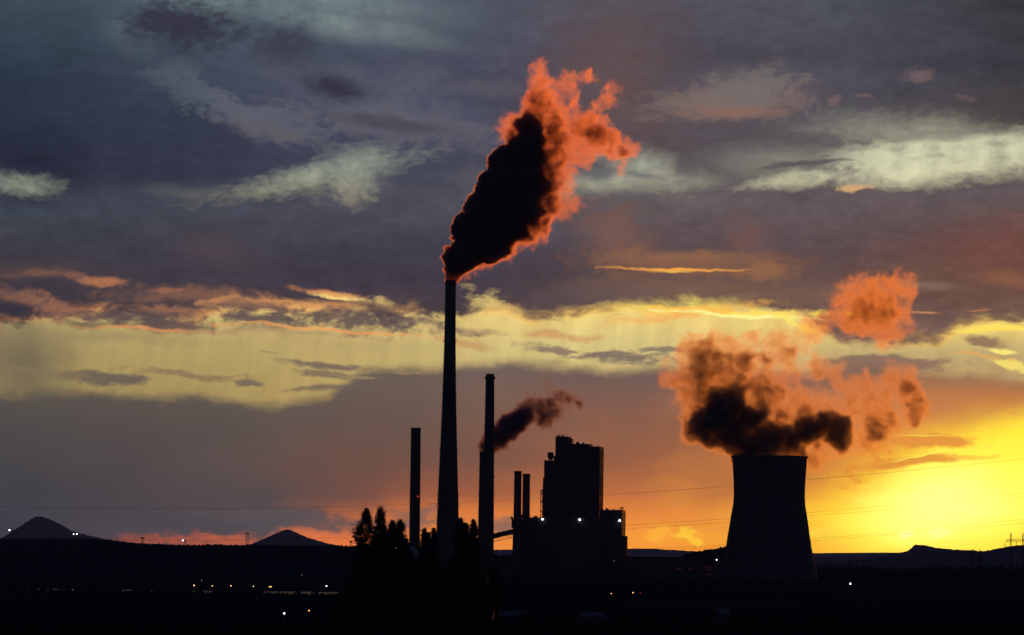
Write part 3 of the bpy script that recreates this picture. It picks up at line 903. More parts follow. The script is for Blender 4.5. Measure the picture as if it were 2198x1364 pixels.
TALL = chimney('tall_chimney', 'tallest chimney, pouring out a thick dark plume above the whole plant', 3000, 967.5,
               [(602, 11.0), (625, 11.3), (735, 12.2), (850, 14.6), (969, 18.4), (1066, 22.0), (1170, 24.8), (1230, 27)],
               [(611, 2.0), (735, 1.6), (850, 1.7), (969, 1.8), (1066, 1.8), (1088, 2.2)], lamps=[(941, 1087, 'red')])
chimney('chimney', 'smokeless chimney with a thick collar at its top, right of the tallest one', 2960, 1052.0,
        [(803, 8.9), (830, 9.3), (915, 10.3), (1026, 11.2), (1134, 12.0), (1235, 13)], [(920, 1.8), (1026, 1.8), (1134, 1.8)], cap=(808, 815, 2.2))
SMOKER = chimney('chimney', 'chimney half hidden behind the collared one, trailing a small plume', 3060, 1045.0,
                 [(970, 15.2), (1100, 16.6), (1235, 18)], [(978, 0.9)])
chimney('chimney', 'smokeless chimney standing alone left of the tallest one, next to the poplars', 3000, 892.8,
        [(919, 10.4), (1000, 10.8), (1180, 11.6), (1235, 12)], [(923, 0.9)], lamps=[(897, 1066, 'red')])
chimney('stack', 'taller of the twin slim stacks left of the boiler house', 3080, 1111.8,
        [(1011.5, 7.8), (1060, 8.0), (1120, 8.3)], [(1016, 0.9)], 'clad', 'twin slim stacks')
chimney('stack', 'shorter of the twin slim stacks, the one closer to the boiler house', 3080, 1130.2,
        [(1017.5, 7.8), (1060, 8.0), (1120, 8.3)], [(1023, 1.2)], 'clad', 'twin slim stacks')

# ------------------------------------------------------------------ cooling tower
CT_Y = 2850
s = px_m(CT_Y)
ctq = at(1652.3, 980, CT_Y)
tower = thing('cooling_tower', 'broad waisted cooling tower under a rolling cloud of vapour', 'cooling tower', (ctq.x, CT_Y, 0))
prof = [(980, 80.2), (990, 79.8), (1010, 78.6), (1035, 77.0), (1065, 76.2), (1082, 77.2), (1100, 80.2), (1125, 84.2), (1150, 88.0), (1180, 92.8), (1210, 98.8), (1232, 104), (1246, 107.2)]
prof = [(r * s, ctq.z - (y - 980) * s) for y, r in prof][::-1]
zz = [q[1] for q in prof]
rr = [q[0] for q in prof]
fine = [(float(np.interp(z, zz, rr)), z) for z in np.linspace(zz[0], zz[-1], 50)]
k = np.array([q[0] for q in fine])
k[1:-1] = (k[:-2] + k[1:-1] * 2 + k[2:]) / 4
fine = [(float(a), q[1]) for a, q in zip(k, fine)]
shell = fine + [(r - 0.5, z) for r, z in fine[::-1]]
MB().lathe(shell, 96, closed=True, cap=False).build('shell', 'concrete', tower, smooth=False)
rt, zt = fine[-1]
MB().lathe([(rt - 0.3, zt - 1.4), (rt + 0.75, zt - 1.1), (rt + 0.75, zt + 0.2), (rt - 0.3, zt + 0.2)], 96, closed=True, cap=False).build('rim', 'concrete', tower)
legs = MB()
rb, zb = fine[0]
for i in range(36):
    a0 = 2 * math.pi * i / 36
    for d in (-1, 1):
        a1 = a0 + d * math.pi / 36
        legs.bar(((rb + 1.6) * math.cos(a0), (rb + 1.6) * math.sin(a0), 0), ((rb - 0.25) * math.cos(a1), (rb - 0.25) * math.sin(a1), zb + 0.1), 0.7, 6)
legs.build('support_columns', 'concrete', tower)
MB().lathe([(rb + 2.6, 0), (rb + 3, 0), (rb + 3, 1.2), (rb + 2.6, 1.2)], 72, closed=True, cap=False).build('basin_wall', 'concrete', tower)

# ------------------------------------------------------------------ boiler house and turbine hall
BH = 3100
bs = px_m(BH)
SKEW, DEP = 3.56, 26.0


def X(px, py=1100, Y=BH):
    return at(px, py, Y).x


def Z(py, px=1230, Y=BH):
    return at(px, py, Y).z


house = thing('boiler_house', 'huge stepped boiler house, the block between the twin stacks and the cooling tower', 'power plant building', (X(1230), BH, 0))
ox = X(1230)


def block(px0, px1, py, name, mat='clad', y0=0.0, dep=DEP, skew=SKEW, bottom=0.0, pxm=None):
    # plan with its right-hand side turned a little towards the camera
    x0, x1 = X(px0, py) - ox, X(px1, py) - ox
    z = Z(py, (px0 + px1) / 2)
    k = skew * dep / DEP
    return MB().prism([(x0, y0), (x1, y0), (x1 + k, y0 + dep), (x0 + k, y0 + dep)], bottom, z).build(name, mat, house)


block(1192.4, 1219.5, 937, 'stair_tower', dep=16, y0=2.0)
block(1220.6, 1227.0, 941.5, 'lift_shaft', dep=10, y0=4.0, bottom=Z(990))
block(1192.4, 1265.0, 952.8, 'penthouse', y0=0.6, dep=20, bottom=Z(958.2))
main = block(1192.6, 1287.4, 958.2, 'boiler_block')
block(1188.5, 1192.3, 978.5, 'bunker_bay', y0=3.0, dep=20)
block(1168.2, 1192.3, 988.2, 'bunker_bay', y0=3.5, dep=20)
hall = block(1137.5, 1287.0, 1112, 'turbine_hall', 'clad', y0=-14, dep=13.6, skew=0.0)
block(1287.0, 1334.8, 1095, 'side_hall', 'clad', y0=-8.0, dep=26, skew=3.3)
block(1101.0, 1137.5, 1114, 'flue_house', 'clad', y0=-10, dep=26)
block(1335.2, 1343.0, 1151, 'pipe_bay', 'steel', y0=2, dep=14)
block(1300, 1350, 1199, 'annex', 'roof', y0=-24, dep=12)


def wall_panes(block_px, y_top, y_bot, y0, dep, skew, cols, rows, skip=()):
    """Glazed strips on the right-hand side wall, set a few centimetres proud."""
    x1 = X(block_px, y_top) - ox
    kx = skew * dep / DEP
    nx, ny = dep, -kx
    ln = math.hypot(nx, ny)
    nx, ny = nx / ln, ny / ln
    for c in range(cols):
        for r in range(rows):
            if (c, r) in skip:
                continue
            t0, t1 = (c + 0.12) / cols, (c + 0.88) / cols
            za = Z(y_top) + (Z(y_bot) - Z(y_top)) * (r + 0.9) / rows
            zb_ = Z(y_top) + (Z(y_bot) - Z(y_top)) * (r + 0.1) / rows
            qs = [(x1 + kx * t, y0 + dep * t) for t in (t0, t1)]
            vs = []
            for off in (0.003, 0.08):
                for x, y in qs:
                    for z in (za, zb_):
                        vs.append((x + nx * off, y + ny * off, z))
            m = MB().add(vs, [(4, 6, 7, 5), (0, 4, 5, 1), (2, 3, 7, 6), (0, 2, 6, 4), (1, 5, 7, 3), (0, 1, 3, 2)])
            m.build('window', 'glass', house)


wall_panes(1287.4, 964, 1092, 0.0, DEP, SKEW, 3, 9, skip={(0, 4), (1, 7), (2, 1), (2, 7), (0, 7)})
wall_panes(1334.8, 1099, 1150, -8.0, 26, 3.3, 3, 5, skip={(1, 2)})
# open pipe gantry on the left wall
gm = MB()
zl0, zl1 = Z(1112), Z(1054)
xg0, xg1 = X(1159.6, 1080) - ox, X(1167.6, 1080) - ox
for x in (xg0 + 0.3, (xg0 + xg1) / 2, xg1 - 0.2):
    for y in (4.0, 12.0):
        gm.bar((x, y, zl0 - 6), (x, y, zl1), 0.55)
for z in (zl1, zl0 + 11.6, zl0 + 4.4, zl1 - 2.4):
    gm.box((xg0, 3.7, z - 0.5), (xg1, 12.3, z + 0.35))
gm.build('pipe_gantry', 'steel', house)
pipe = MB()
for i, (a, b_) in enumerate(((1167.0, 1032), (1166.4, 1045))):
    pipe.bar((X(a, b_) - ox, 5 + i * 3, Z(1112)), (X(a, b_) - ox, 5 + i * 3, Z(b_ - 6)), 1.0, 8)
pipe.build('pipe', 'steel', house)
cyc = MB()
for i, px in enumerate((1180.0, 1184.2)):
    x = X(px, 980) - ox
    cyc.lathe([(0.5, Z(988)), (1.0, Z(985)), (1.5, Z(982)), (1.5, Z(974)), (1.3, Z(972.4)), (0.5, Z(971))], 16, (x, 8 + i * 3, 0))
cyc.build('dust_separator', 'steel', house)
for i, (px, y1, y2, r) in enumerate(((1197, 937, 933.4, 0.35), (1200.6, 937, 932.8, 0.75), (1206.2, 937, 935, 0.25), (1208.4, 937, 933.2, 0.8), (1222, 941.5, 938.2, 0.5), (1225, 941.5, 938, 0.55), (1331.6, 1095, 1090, 0.55), (1336, 1095.6, 1089, 1.0))):
    x = X(px, y1) - ox
    MB().lathe([(r * 0.5, Z(y1 + 0.5, px)), (r * 0.5, Z((y1 * 0.4 + y2 * 0.6), px)), (r, Z((y1 * 0.35 + y2 * 0.65), px)), (r, Z(y2 + 0.3, px)), (r * 0.6, Z(y2, px))], 12, (x, 6.0 if px < 1300 else 4.0, 0)).build('roof_vent', 'steel', house)
for px, y1, y2 in ((1269.5, 958, 939), (1286.4, 958, 952.5), (1294.0, 961, 956.5), (1147, 1112, 1108)):
    x = X(px, y1) - ox
    MB().bar((x, 3 if px < 1290 else 30, Z(y1 + 1, px)), (x, 3 if px < 1290 else 30, Z(y2, px)), 0.16).build('aerial', 'steel', house)
def rail(pa, pb, y, z, n):
    m = MB()
    xa, xb = X(pa, 1000) - ox, X(pb, 1000) - ox
    for i in range(n + 1):
        x = xa + (xb - xa) * i / n
        m.bar((x, y, z), (x, y, z + 1.2), 0.1)
    for k in (0.6, 1.2):
        m.bar((xa, y, z + k), (xb, y, z + k), 0.1)
    m.build('railing', 'steel', house)


rail(1266, 1287, 0.4, Z(958.2, 1240), 8)
rail(1193, 1219, 2.4, Z(937, 1206), 9)
rail(1290, 1334, -7.6, Z(1095, 1311), 14)
rail(1139, 1167, -13.6, Z(1112, 1212), 12)
for px, w_, h_, py in ((1240, 2.2, 1.3, 952.8), (1252, 1.4, 1.0, 952.8), (1303, 2.0, 1.2, 1095), (1318, 1.2, 0.9, 1095), (1150, 2.4, 1.4, 1112)):
    x, z = X(px, py) - ox, Z(py, px)
    MB().box((x - w_ / 2, 2.0, z + 0.003), (x + w_ / 2, 5.0, z + h_)).build('roof_unit', 'clad', house)
duct = MB()
duct.prism([(X(1104, 1090) - ox, -6.0), (X(1136, 1090) - ox, -6.0), (X(1136, 1090) - ox, -2.0), (X(1104, 1090) - ox, -2.0)], Z(1113.9), Z(1106))
duct.build('flue_duct', 'clad', house)
hop = MB()
xh = X(1101, 1112) - ox
hop.prism([(xh - 1.0, -6), (xh + 0.2, -6), (xh + 0.2, 2), (xh - 1.0, 2)], Z(1135), Z(1116))
hop.prism([(xh - 1.9, -6.4), (xh + 0.2, -6.4), (xh + 0.2, 2.4), (xh - 1.9, 2.4)], Z(1115.9), [Z(1109.5), Z(1113), Z(1113), Z(1109.5)])
hop.build('hopper', 'steel', house)
for i, (px, py) in enumerate(((1164, 1115.4), (1243.6, 1116.4), (1329.4, 1118))):
    yy = -14.6 if i < 2 else -8.6
    q = (X(px, py) - ox, yy, Z(py, px))
    m = MB().sphere(q, 0.62)
    fl = m.build('floodlight', 'white', house)
    MB().bar((q[0], yy + 0.5, q[2] + 0.9), (q[0], yy + 0.7, q[2] - 0.2), 0.25).build('lamp_bracket', 'steel', fl)

# conveyor bridge climbing into the flue house
cb = thing('conveyor_bridge', 'sloping covered conveyor bridge on a lattice truss between the collared chimney and the boiler house', 'conveyor', base_of(1060, 1160, 3040))
o0 = cb.location
A, B = at(1012, 1168, 3040) - o0, at(1103, 1146.5, 3040) - o0
ht, dp, th = 3.2, 3.5, 2.2
top = MB()
for q0, q1 in ((A, B),):
    vs = []
    for q in (q0, q1):
        vs += [(q.x, -dp / 2, q.z), (q.x, dp / 2, q.z), (q.x, dp / 2, q.z + ht), (q.x, 0, q.z + ht + 0.5), (q.x, -dp / 2, q.z + ht)]
    top.add(vs, [(0, 5, 9, 4), (4, 9, 8, 3), (3, 8, 7, 2), (2, 7, 6, 1), (1, 6, 5, 0), (0, 4, 3, 2, 1), (5, 6, 7, 8, 9)])
top.build('gallery', 'clad', cb)
tr = MB()
n = 19
for y in (-dp / 2 + 0.1, dp / 2 - 0.1):
    tr.bar((A.x, y, A.z - th), (B.x, y, B.z - th), 0.4)
    for i in range(n + 1):
        q = A.lerp(B, i / n)
        tr.bar((q.x, y, q.z + 0.05), (q.x, y, q.z - th), 0.32)
tr.build('truss', 'steel', cb)
for t in (0.02, 0.3, 0.52):
    q = A.lerp(B, t)
    tm = MB()
    for y in (-1, 1):
        tm.bar((q.x, y * 4.0, 0), (q.x, y * dp / 2, q.z - th), 0.6)
    for z in np.linspace(4, q.z - 6, 3):
        tm.bar((q.x, -3, z), (q.x, 3, z), 0.3)
    tm.build('trestle', 'steel', cb)

# low plant buildings
lowb = thing('low_building', 'low flat-roofed building with a roof railing between the collared chimney and the boiler house', 'building', base_of(1080, 1190, 3020))
lx = lowb.location.x
zt = Z(1193.5, 1080, 3020)
m = MB().box((X(1058, 1190, 3020) - lx, 0, 0), (X(1112, 1190, 3020) - lx, 18, zt))
m.build('wall', 'brick', lowb)
MB().box((X(1058, 1190, 3020) - lx, 2, zt + 0.003), (X(1068, 1190, 3020) - lx, 10, zt + 1.4)).build('roof_hatch', 'roof', lowb)
rl = MB()
x0, x1 = X(1079, 1190, 3020) - lx, X(1100, 1190, 3020) - lx
for i in range(11):
    x = x0 + (x1 - x0) * i / 10
    rl.bar((x, 0.3, zt), (x, 0.3, zt + 1.9), 0.13)
for z in (0.6, 1.2, 1.85):
    rl.bar((x0, 0.3, zt + z), (x1, 0.3, zt + z), 0.13)
rl.build('railing', 'steel', lowb)

hallL = thing('long_hall', 'long low hall with faint red reflections painted into its windows between the boiler house and the cooling tower', 'industrial hall', base_of(1450, 1195, 3000))
lx = hallL.location.x
x0, x1 = X(1347, 1195, 3000) - lx, X(1568, 1195, 3000) - lx
zt = Z(1196, 1450, 3000)
MB().box((x0, 0, 0), (x1, 30, zt - 0.6)).build('wall', 'clad', hallL)
MB().box((x0 - 0.5, -0.5, zt - 0.597), (x1 + 0.5, 30.5, zt)).build('roof', 'roof', hallL)
for px0, px1, py in ((1449, 1463, 1222), (1478, 1487, 1222), (1506, 1508, 1222.5), (1514, 1527, 1217), (1516, 1528, 1222.5), (1514, 1527, 1233.5), (1490, 1495, 1242)):
    za = Z(py + 0.7, px0, 3000)
    MB().box((X(px0, py, 3000) - lx, -0.06, za), (X(px1, py, 3000) - lx, -0.003, za + 0.45)).build('window', 'window_reflection', hallL)  # glowing strips stand in for the red sky mirrored in the panes

silo = thing('service_tower', 'square flat-topped tower among the poplars between the two left chimneys', 'tower', base_of(919.5, 1150, 2990))
w = 5.6 * px_m(2990)
zt = at(919.5, 1142.5, 2990).z
MB().box((-w, 0, 0), (w, 2 * w, zt - 0.8)).build('wall', 'brick', silo)
MB().box((-w - 0.3, -0.3, zt - 0.797), (w + 0.3, 2 * w + 0.3, zt)).build('roof', 'roof', silo)

tank = thing('dome_tank', 'round dome-topped tank catching a sliver of light at the foot of the left chimney', 'storage tank', base_of(880, 1190, 2900))
zt = at(880, 1173.5, 2900).z
R = 5.4
MB().lathe([(R, 0), (R, zt - R)], 48, cap=True).build('wall', 'tank', tank, smooth=False)
MB().lathe([(R * math.cos(a), zt - R + 0.003 + R * math.sin(a)) for a in np.linspace(0, math.pi / 2 - 0.02, 14)], 48).build('dome', 'tank', tank, smooth=True)

for i, (px0, px1, py, lab) in enumerate(((1046, 1130, 1326, 'pale-roofed shed in the dark foreground below the collared chimney'), (1250, 1300, 1328, 'small pale-roofed shed in the dark foreground below the boiler house'), (1540, 1566, 1318, 'tiny pale-roofed shed in the dark foreground below the cooling tower'), (770, 840, 1347, 'pale-roofed shed in the dark foreground below the poplars'))):
    Y = 1640
    sh = thing('shed', lab, 'shed', base_of((px0 + px1) / 2, py, Y), 'sheds in the dark foreground')
    w = (px1 - px0) / 2 * px_m(Y)
    z0 = max(1.0, at((px0 + px1) / 2, py, Y).z)
    MB().box((-w, 0, 0), (w, 9, z0)).build('wall', 'brick', sh)
    MB().add([(-w - 0.3, -0.4, z0), (w + 0.3, -0.4, z0), (w + 0.3, 4.5, z0 + 2.2), (-w - 0.3, 4.5, z0 + 2.2), (w + 0.3, 9.4, z0), (-w - 0.3, 9.4, z0),
              ], [(0, 1, 2, 3), (3, 2, 4, 5), (0, 3, 5), (1, 4, 2), (0, 5, 4, 1)]).build('roof', 'pale', sh)


# ------------------------------------------------------------------ poplars
def leaf_mesh(cloud, size, seed):
    r = np.random.default_rng(seed)
    n = len(cloud)
    q = r.normal(0, 1, (n, 3, 3))
    q /= np.linalg.norm(q, axis=2, keepdims=True)
    V = (cloud[:, None, :] + q * (size * r.uniform(0.6, 1.4, (n, 1, 1)))).reshape(-1, 3)
    F = np.arange(3 * n).reshape(-1, 3)
    return V, F


def poplar(label, px, top, wpx, lean=0.0, Y=1400, low=0.1, fat=0.45, seed=1, gaps=0.25):
    r = np.random.default_rng(seed)
    q = at(px, top, Y)
    h = q.z
    s_ = px_m(Y)
    root = thing('poplar_tree', label, 'tree', (q.x - lean * s_, Y + r.uniform(-25, 25), 0), 'poplars in front of the plant')
    w = wpx * s_ * 0.62
    tm = MB()
    seg = 7
    prev = None
    for i in range(seg + 1):
        t = i / seg
        c = Vector((lean * s_ * t + 0.12 * math.sin(3 * t + seed), 0.1 * math.cos(4 * t), h * 0.93 * t))
        if prev is not None:
            tm.bar(prev, c, 0.9 * (1 - t) + 0.12, 7)
        prev = c
    cl = []
    nb = int(130 + 2 * h)
    for i in range(nb):
        t = low + (1.0 - low) * ((i + r.uniform(0, 1)) / nb) ** 0.85
        k = (t - low) / (1 - low)
        prof_ = (min(1.0, k / fat) ** 0.5) * (max(0.0, 1 - max(0.0, k - fat) / (1 - fat)) ** 0.5)
        prof_ = max(prof_, 0.2) * (1.0 + 0.22 * math.sin(9 * t + seed) + 0.12 * math.sin(23 * t + 2 * seed))
        an = i * 2.4 + r.uniform(-0.7, 0.7)
        rad = w * prof_ * math.sqrt(r.uniform(0.02, 1.0)) * 0.92
        c0 = Vector((lean * s_ * t * 0.93, 0, h * max(0.03, t - 0.07)))
        c1 = Vector((lean * s_ * t + rad * math.cos(an), rad * math.sin(an), h * min(t, 0.985)))
        if i % 2 == 0:
            tm.bar(c0, c1, 0.14, 4)
        if r.uniform() < gaps * 0.7:
            continue
        m = int(60 + 80 * prof_)
        sg = 0.26 + 0.1 * w * prof_
        pts_ = r.normal(0, 1, (m, 3)) * np.array([sg, sg, 0.55]) + np.array(c1)
        cl.append(pts_[pts_[:, 2] < h + 0.6])
    tm.build('trunk', 'bark', root)
    V, F = leaf_mesh(np.concatenate(cl), 0.3, seed)
    me = bpy.data.meshes.new('crown')
    me.from_pydata(V.tolist(), [], F.tolist())
    me.materials.append(M['leaf'])
    o = bpy.data.objects.new('crown', me)
    scene.collection.objects.link(o)
    o.parent = root
    return root


P_ = 'poplar '
for i, a in enumerate([
    ('broadest dark poplar, leftmost of the clump left of the chimneys', 789, 1095, 36, 2, 0.72),
    ('tallest poplar, with a ragged gappy crown, right of the broadest one', 814, 1089, 25, 1, 0.86),
    ('low leafy poplar tucked under the right side of the tallest poplar', 826, 1131, 13, 0, 0.8),
    ('short thin poplar hugging the left side of the forked slim poplar', 834, 1141, 10, 1, 0.85),
    ('slim poplar leaning right, between the tallest poplar and the oval one', 844, 1121, 14, 3, 0.86),
    ('oval poplar with a see-through gap, just left of the lone left chimney', 862.5, 1119, 20, 0, 0.8),
    ('smallest poplar, at the very foot of the lone left chimney', 872, 1159, 9, -1, 0.85),
    ('poplar touching the left side of the square service tower', 910, 1137, 12, 1, 0.86),
    ('thin poplar touching the right side of the square service tower', 929.5, 1137, 9, 0, 0.88),
    ('dense poplar leaning right out from the tallest chimney', 990, 1116, 20, 5, 0.8),
    ('wispy poplar in the middle between the tallest and the collared chimneys', 1001, 1127, 8, 0, 0.86),
    ('low wispy poplar left of the pointed poplar', 1007, 1146, 9, 0, 0.84),
    ('pointed poplar beside the left edge of the half hidden chimney', 1017.5, 1119, 17, 0, 0.76),
]):
    lab, px, top_, w_, lean, fat = a
    poplar(lab, px, top_, w_, lean, seed=20 + i, fat=fat, gaps=0.5 if 'gap' in lab or 'wispy' in lab else 0.2)


# ------------------------------------------------------------------ floodlight masts on the ridge
def lattice(h, wb, wt, n, t, m=None):
    m = m or MB()
    zs = np.linspace(0, h, n + 1)
    for i in range(n):
        a, b = wb + (wt - wb) * i / n, wb + (wt - wb) * (i + 1) / n
        z0, z1 = zs[i], zs[i + 1]
        ca = [(a, a), (-a, a), (-a, -a), (a, -a)]
        cb_ = [(b, b), (-b, b), (-b, -b), (b, -b)]
        for k in range(4):
            m.bar((*ca[k], z0), (*cb_[k], z1), t)
            m.bar((*ca[k], z0), (*cb_[(k + 1) % 4], z1), t * 0.6)
            m.bar((*cb_[k], z1), (*cb_[(k + 1) % 4], z1), t * 0.6)
    return m


MASTS = [
    (23.5, 1136, 3.0, [(-2.6, 1138.5, 0.62)], 'lattice floodlight mast with one bright lamp, before the big cone hill'),
    (162, 1145.5, 2.8, [(-3.6, 1147, 0.42), (3.6, 1147, 0.42)], 'lattice floodlight mast with a pair of lamps, right of the big cone hill'),
    (306, 1153.5, 2.8, [], 'unlit lattice floodlight mast at the left end of the orange glow'),
    (396.5, 1159.5, 2.6, [(-3.4, 1160.5, 0.55)], 'short lattice floodlight mast with one bright lamp in the orange glow'),
    (530.5, 1144, 3.0, [], 'tall unlit lattice floodlight mast at the left foot of the small cone hill'),
    (640.5, 1152, 2.8, [], 'unlit lattice floodlight mast in front of the small cone hill'),
    (753.5, 1162, 2.4, [], 'smallest unlit lattice floodlight mast, next to the broadest poplar'),
]
for px, top_, hw, lamps, lab in MASTS:
    Y = 4450
    s = px_m(Y)
    q = at(px, top_, Y)
    root = thing('floodlight_mast', lab, 'mast', (q.x, Y, 0), 'floodlight masts along the left ridge')
    h = q.z
    lattice(h - 1.2, hw * s * 0.9, hw * s * 0.8, 14, 0.42).build('mast', 'steel', root)
    MB().box((-hw * s * 1.15, -1.6, h - 1.5), (hw * s * 1.15, 1.6, h - 0.9)).build('platform', 'steel', root)
    hd = MB()
    for x in (-hw * s, 0, hw * s):
        hd.box((x - 0.55, -1.2, h - 0.89), (x + 0.55, -0.5, h + 0.25))
    hd = hd.build('lamp_housing', 'steel', root)
    for ddx, py, r in lamps:
        z = at(px, py, Y).z
        MB().sphere((ddx * s, -1.9, z), r * 1.25).build('lamp', 'white', hd)

# ------------------------------------------------------------------ lights in the dark plain
LAMPS = [
    (417, 1257, 'yellow', 'brightest yellow lamp, first of the row beyond the pond'),
    (456, 1258, 'yellow', 'second yellow lamp from the left in the row beyond the pond'),
    (496, 1258, 'yellow', 'third yellow lamp from the left in the row beyond the pond'),
    (544, 1259, 'yellow', 'yellow lamp just left of the close pair beyond the pond'),
    (578.5, 1260, 'yellow', 'left lamp of the close yellow pair beyond the pond'),
    (582, 1260, 'yellow', 'right lamp of the close yellow pair beyond the pond'),
    (701, 1258.5, 'white', 'lone white lamp at the right end of the row beyond the pond'),
    (648, 1234.5, 'faint', 'faint lamp high above the row, below the small cone hill'),
    (433, 1246.5, 'faint', 'very faint lamp just above the yellow row'),
    (610.5, 1317, 'white', 'brightest white lamp in the near darkness below the pond'),
    (663.5, 1311, 'orange', 'orange lamp right of the bright white lamp below the pond'),
    (1036, 1222, 'faint', 'faint lamp at the foot of the half hidden chimney'),
    (1318, 1204.5, 'faint', 'tiny faint lamp at the right end of the boiler house base'),
    (1312, 1274.5, 'orange', 'orange lamp in the darkness below the boiler house'),
    (1358.5, 1272.5, 'yellow', 'yellow lamp in the darkness below the long hall'),
    (1374.5, 1272.5, 'red', 'tiny red lamp right of the yellow lamp below the long hall'),
    (1538, 1202, 'white', 'white lamp at the left foot of the cooling tower'),
    (1825, 1253.5, 'white', 'bright white lamp under the cluster of pylons right of the cooling tower'),
]
for px, py, mt, lab in LAMPS:
    # the lamp stands where its line of sight meets the height of its head
    hgt = 8.0
    b_ = at(px, py, 1.0).z - CAM_H
    Y = min(2940.0, (hgt - CAM_H) / b_) if b_ < 0 else 2940.0
    if py < 1210:
        Y = 2900.0
    q = at(px, py, Y)
    root = thing('street_lamp', lab, 'street lamp', (q.x, Y, 0), 'lamps in the dark plain')
    pole = MB().lathe([(0.11, 0), (0.07, q.z + 0.3)], 8)
    pole.bar((0, 0, q.z + 0.3), (0, -0.8, q.z + 0.45), 0.1)
    pole.build('pole', 'steel', root)
    r = {'white': 0.34, 'yellow': 0.25, 'orange': 0.28, 'faint': 0.16, 'red': 0.16}[mt] * (1.35 if 'bright' in lab else 1.0) * Y / 2600
    MB().sphere((0, -0.8, q.z), r).build('lamp_head', mt, root)

# ------------------------------------------------------------------ pylons at the right
PY = 3550
ps = px_m(PY)


def pylon(name, label, px, top, arms, wb=2.2, wt=0.35, thick=0.3, group='power pylons at the right', Y=PY):
    s_ = px_m(Y)
    q = at(px, top, Y)
    root = thing(name, label, 'pylon', (q.x, Y, 0), group)
    h = q.z
    lattice(h, wb, wt, 9, thick).build('mast', 'steel', root)
    for ay, half, drop in arms:
        z = h - (ay - top) * s_
        w = half * s_
        m = MB()
        for sgn in (-1, 1):
            for y in (-0.5, 0.5):
                m.bar((0, y, z + 0.9), (sgn * w, 0, z), thick * 0.9)
                m.bar((0, y, z - 0.7), (sgn * w, 0, z), thick * 0.9)
            for k in (0.35, 0.65):
                m.bar((sgn * w * k, 0, z + 0.9 * (1 - k)), (sgn * w * (k + 0.12), 0, z - 0.7 * (1 - k)), thick * 0.6)
        arm = m.build('cross_arm', 'steel', root)
        for sgn in (-1, 1):
            for k in (1.0, 0.5):
                MB().bar((sgn * w * k, 0, z), (sgn * w * k, 0, z - drop * s_), 0.32, 6).build('insulator', 'steel', arm)
    return root


pylon('lattice_pylon', 'left one of the two lattice pylons with two drooping cross arms, below the table hill', 2088, 1179, [(1194.5, 10.5, 4), (1205.5, 14.2, 4.5)])
pylon('lattice_pylon', 'right one of the two lattice pylons with two drooping cross arms, below the table hill', 2102.8, 1180, [(1195, 10.5, 4), (1206, 14.2, 4.5)])
pylon('lattice_pylon', 'left peak of the three close pylon peaks beside the cooling tower', 1824, 1201.5, [(1227, 14, 3)], 3.0, 0.3)
pylon('lattice_pylon', 'middle peak of the three close pylon peaks beside the cooling tower', 1840, 1202, [(1226, 12, 3)], 3.0, 0.3)
pylon('lattice_pylon', 'lowest and rightmost of the three close pylon peaks beside the cooling tower', 1853.8, 1213, [(1229, 11, 3)], 2.2, 0.3)
pylon('lattice_pylon', 'small T-shaped pylon standing alone in the gap under the table hill', 1936.5, 1217, [(1225, 7.2, 4)], 1.3, 0.3)
pylon('lattice_pylon', 'tiny pylon whose tip just clears the treeline under the table hill', 2017, 1225, [(1231, 3, 1.5)], 1.0, 0.3)
pylon('lattice_pylon', 'small narrow pylon between the legs of the portal pylon', 2184, 1207.5, [(1216, 2.2, 2)], 1.5, 0.3)
root = thing('portal_pylon', 'tall portal pylon with two masts joined by one lattice beam, at the right edge', 'pylon', base_of(2182, 1200, PY))
x0, x1 = at(2169.3, 1200, PY).x - root.location.x, at(2195, 1200, PY).x - root.location.x
h = at(2169.3, 1144.5, PY).z
for x in (x0, x1):
    m = lattice(h, 1.3, 0.28, 13, 0.3)
    m.v = [(a + x, b, c) for a, b, c in m.v]
    m.build('mast', 'steel', root)
zb_ = at(2169.3, 1163.5, PY).z
xa, xb = at(2157, 1160, PY).x - root.location.x, at(2208, 1160, PY).x - root.location.x
bm_ = MB()
for y in (-0.6, 0.6):
    bm_.bar((xa, y, zb_), (xb, y, zb_), 0.3)
    bm_.bar((xa + 3.6, y, zb_ + 2.4), (xb - 3.6, y, zb_ + 2.4), 0.3)
    bm_.bar((xa, y, zb_), (xa + 3.6, y, zb_ + 2.4), 0.3)
    bm_.bar((xb, y, zb_), (xb - 3.6, y, zb_ + 2.4), 0.3)
    for i in range(9):
        xx = xa + 1.5 + (xb - xa - 3) * i / 9
        bm_.bar((xx, y, zb_), (xx + (xb - xa - 3) / 18, y, zb_ + 2.3), 0.18)
        bm_.bar((xx + (xb - xa - 3) / 18, y, zb_ + 2.3), (xx + (xb - xa - 3) / 9, y, zb_), 0.18)
beam = bm_.build('cross_beam', 'steel', root)
for px in (2157.2, 2182, 2207.5):
    x = at(px, 1160, PY).x - root.location.x
    MB().bar((x, 0, zb_), (x, 0, zb_ - 18 * ps), 0.4, 6).build('insulator', 'steel', beam)


# ------------------------------------------------------------------ cables across the view
def cable(label, pts_, Y, r):
    px = np.arange(-70, 2280, 25.0)
    xs_ = [q[0] for q in pts_]
    cf = np.polyfit(xs_, [q[1] for q in pts_], 4)
    py = np.polyval(cf, px)
    m = MB()
    qs = [at(a, b, Y) for a, b in zip(px, py) if xs_[0] - 80 <= a <= xs_[-1] + 80]
    n = 6
    for q in qs:
        for i in range(n):
            an = 2 * math.pi * i / n
            m.v.append((q.x, q.y + r * math.cos(an), q.z + r * math.sin(an)))
    for j in range(len(qs) - 1):
        for i in range(n):
            m.f.append((j * n + i, j * n + (i + 1) % n, (j + 1) * n + (i + 1) % n, (j + 1) * n + i))
    o = m.build('power_cable', 'cable')
    return tag(o, label, 'cable', 'power cables across the view')


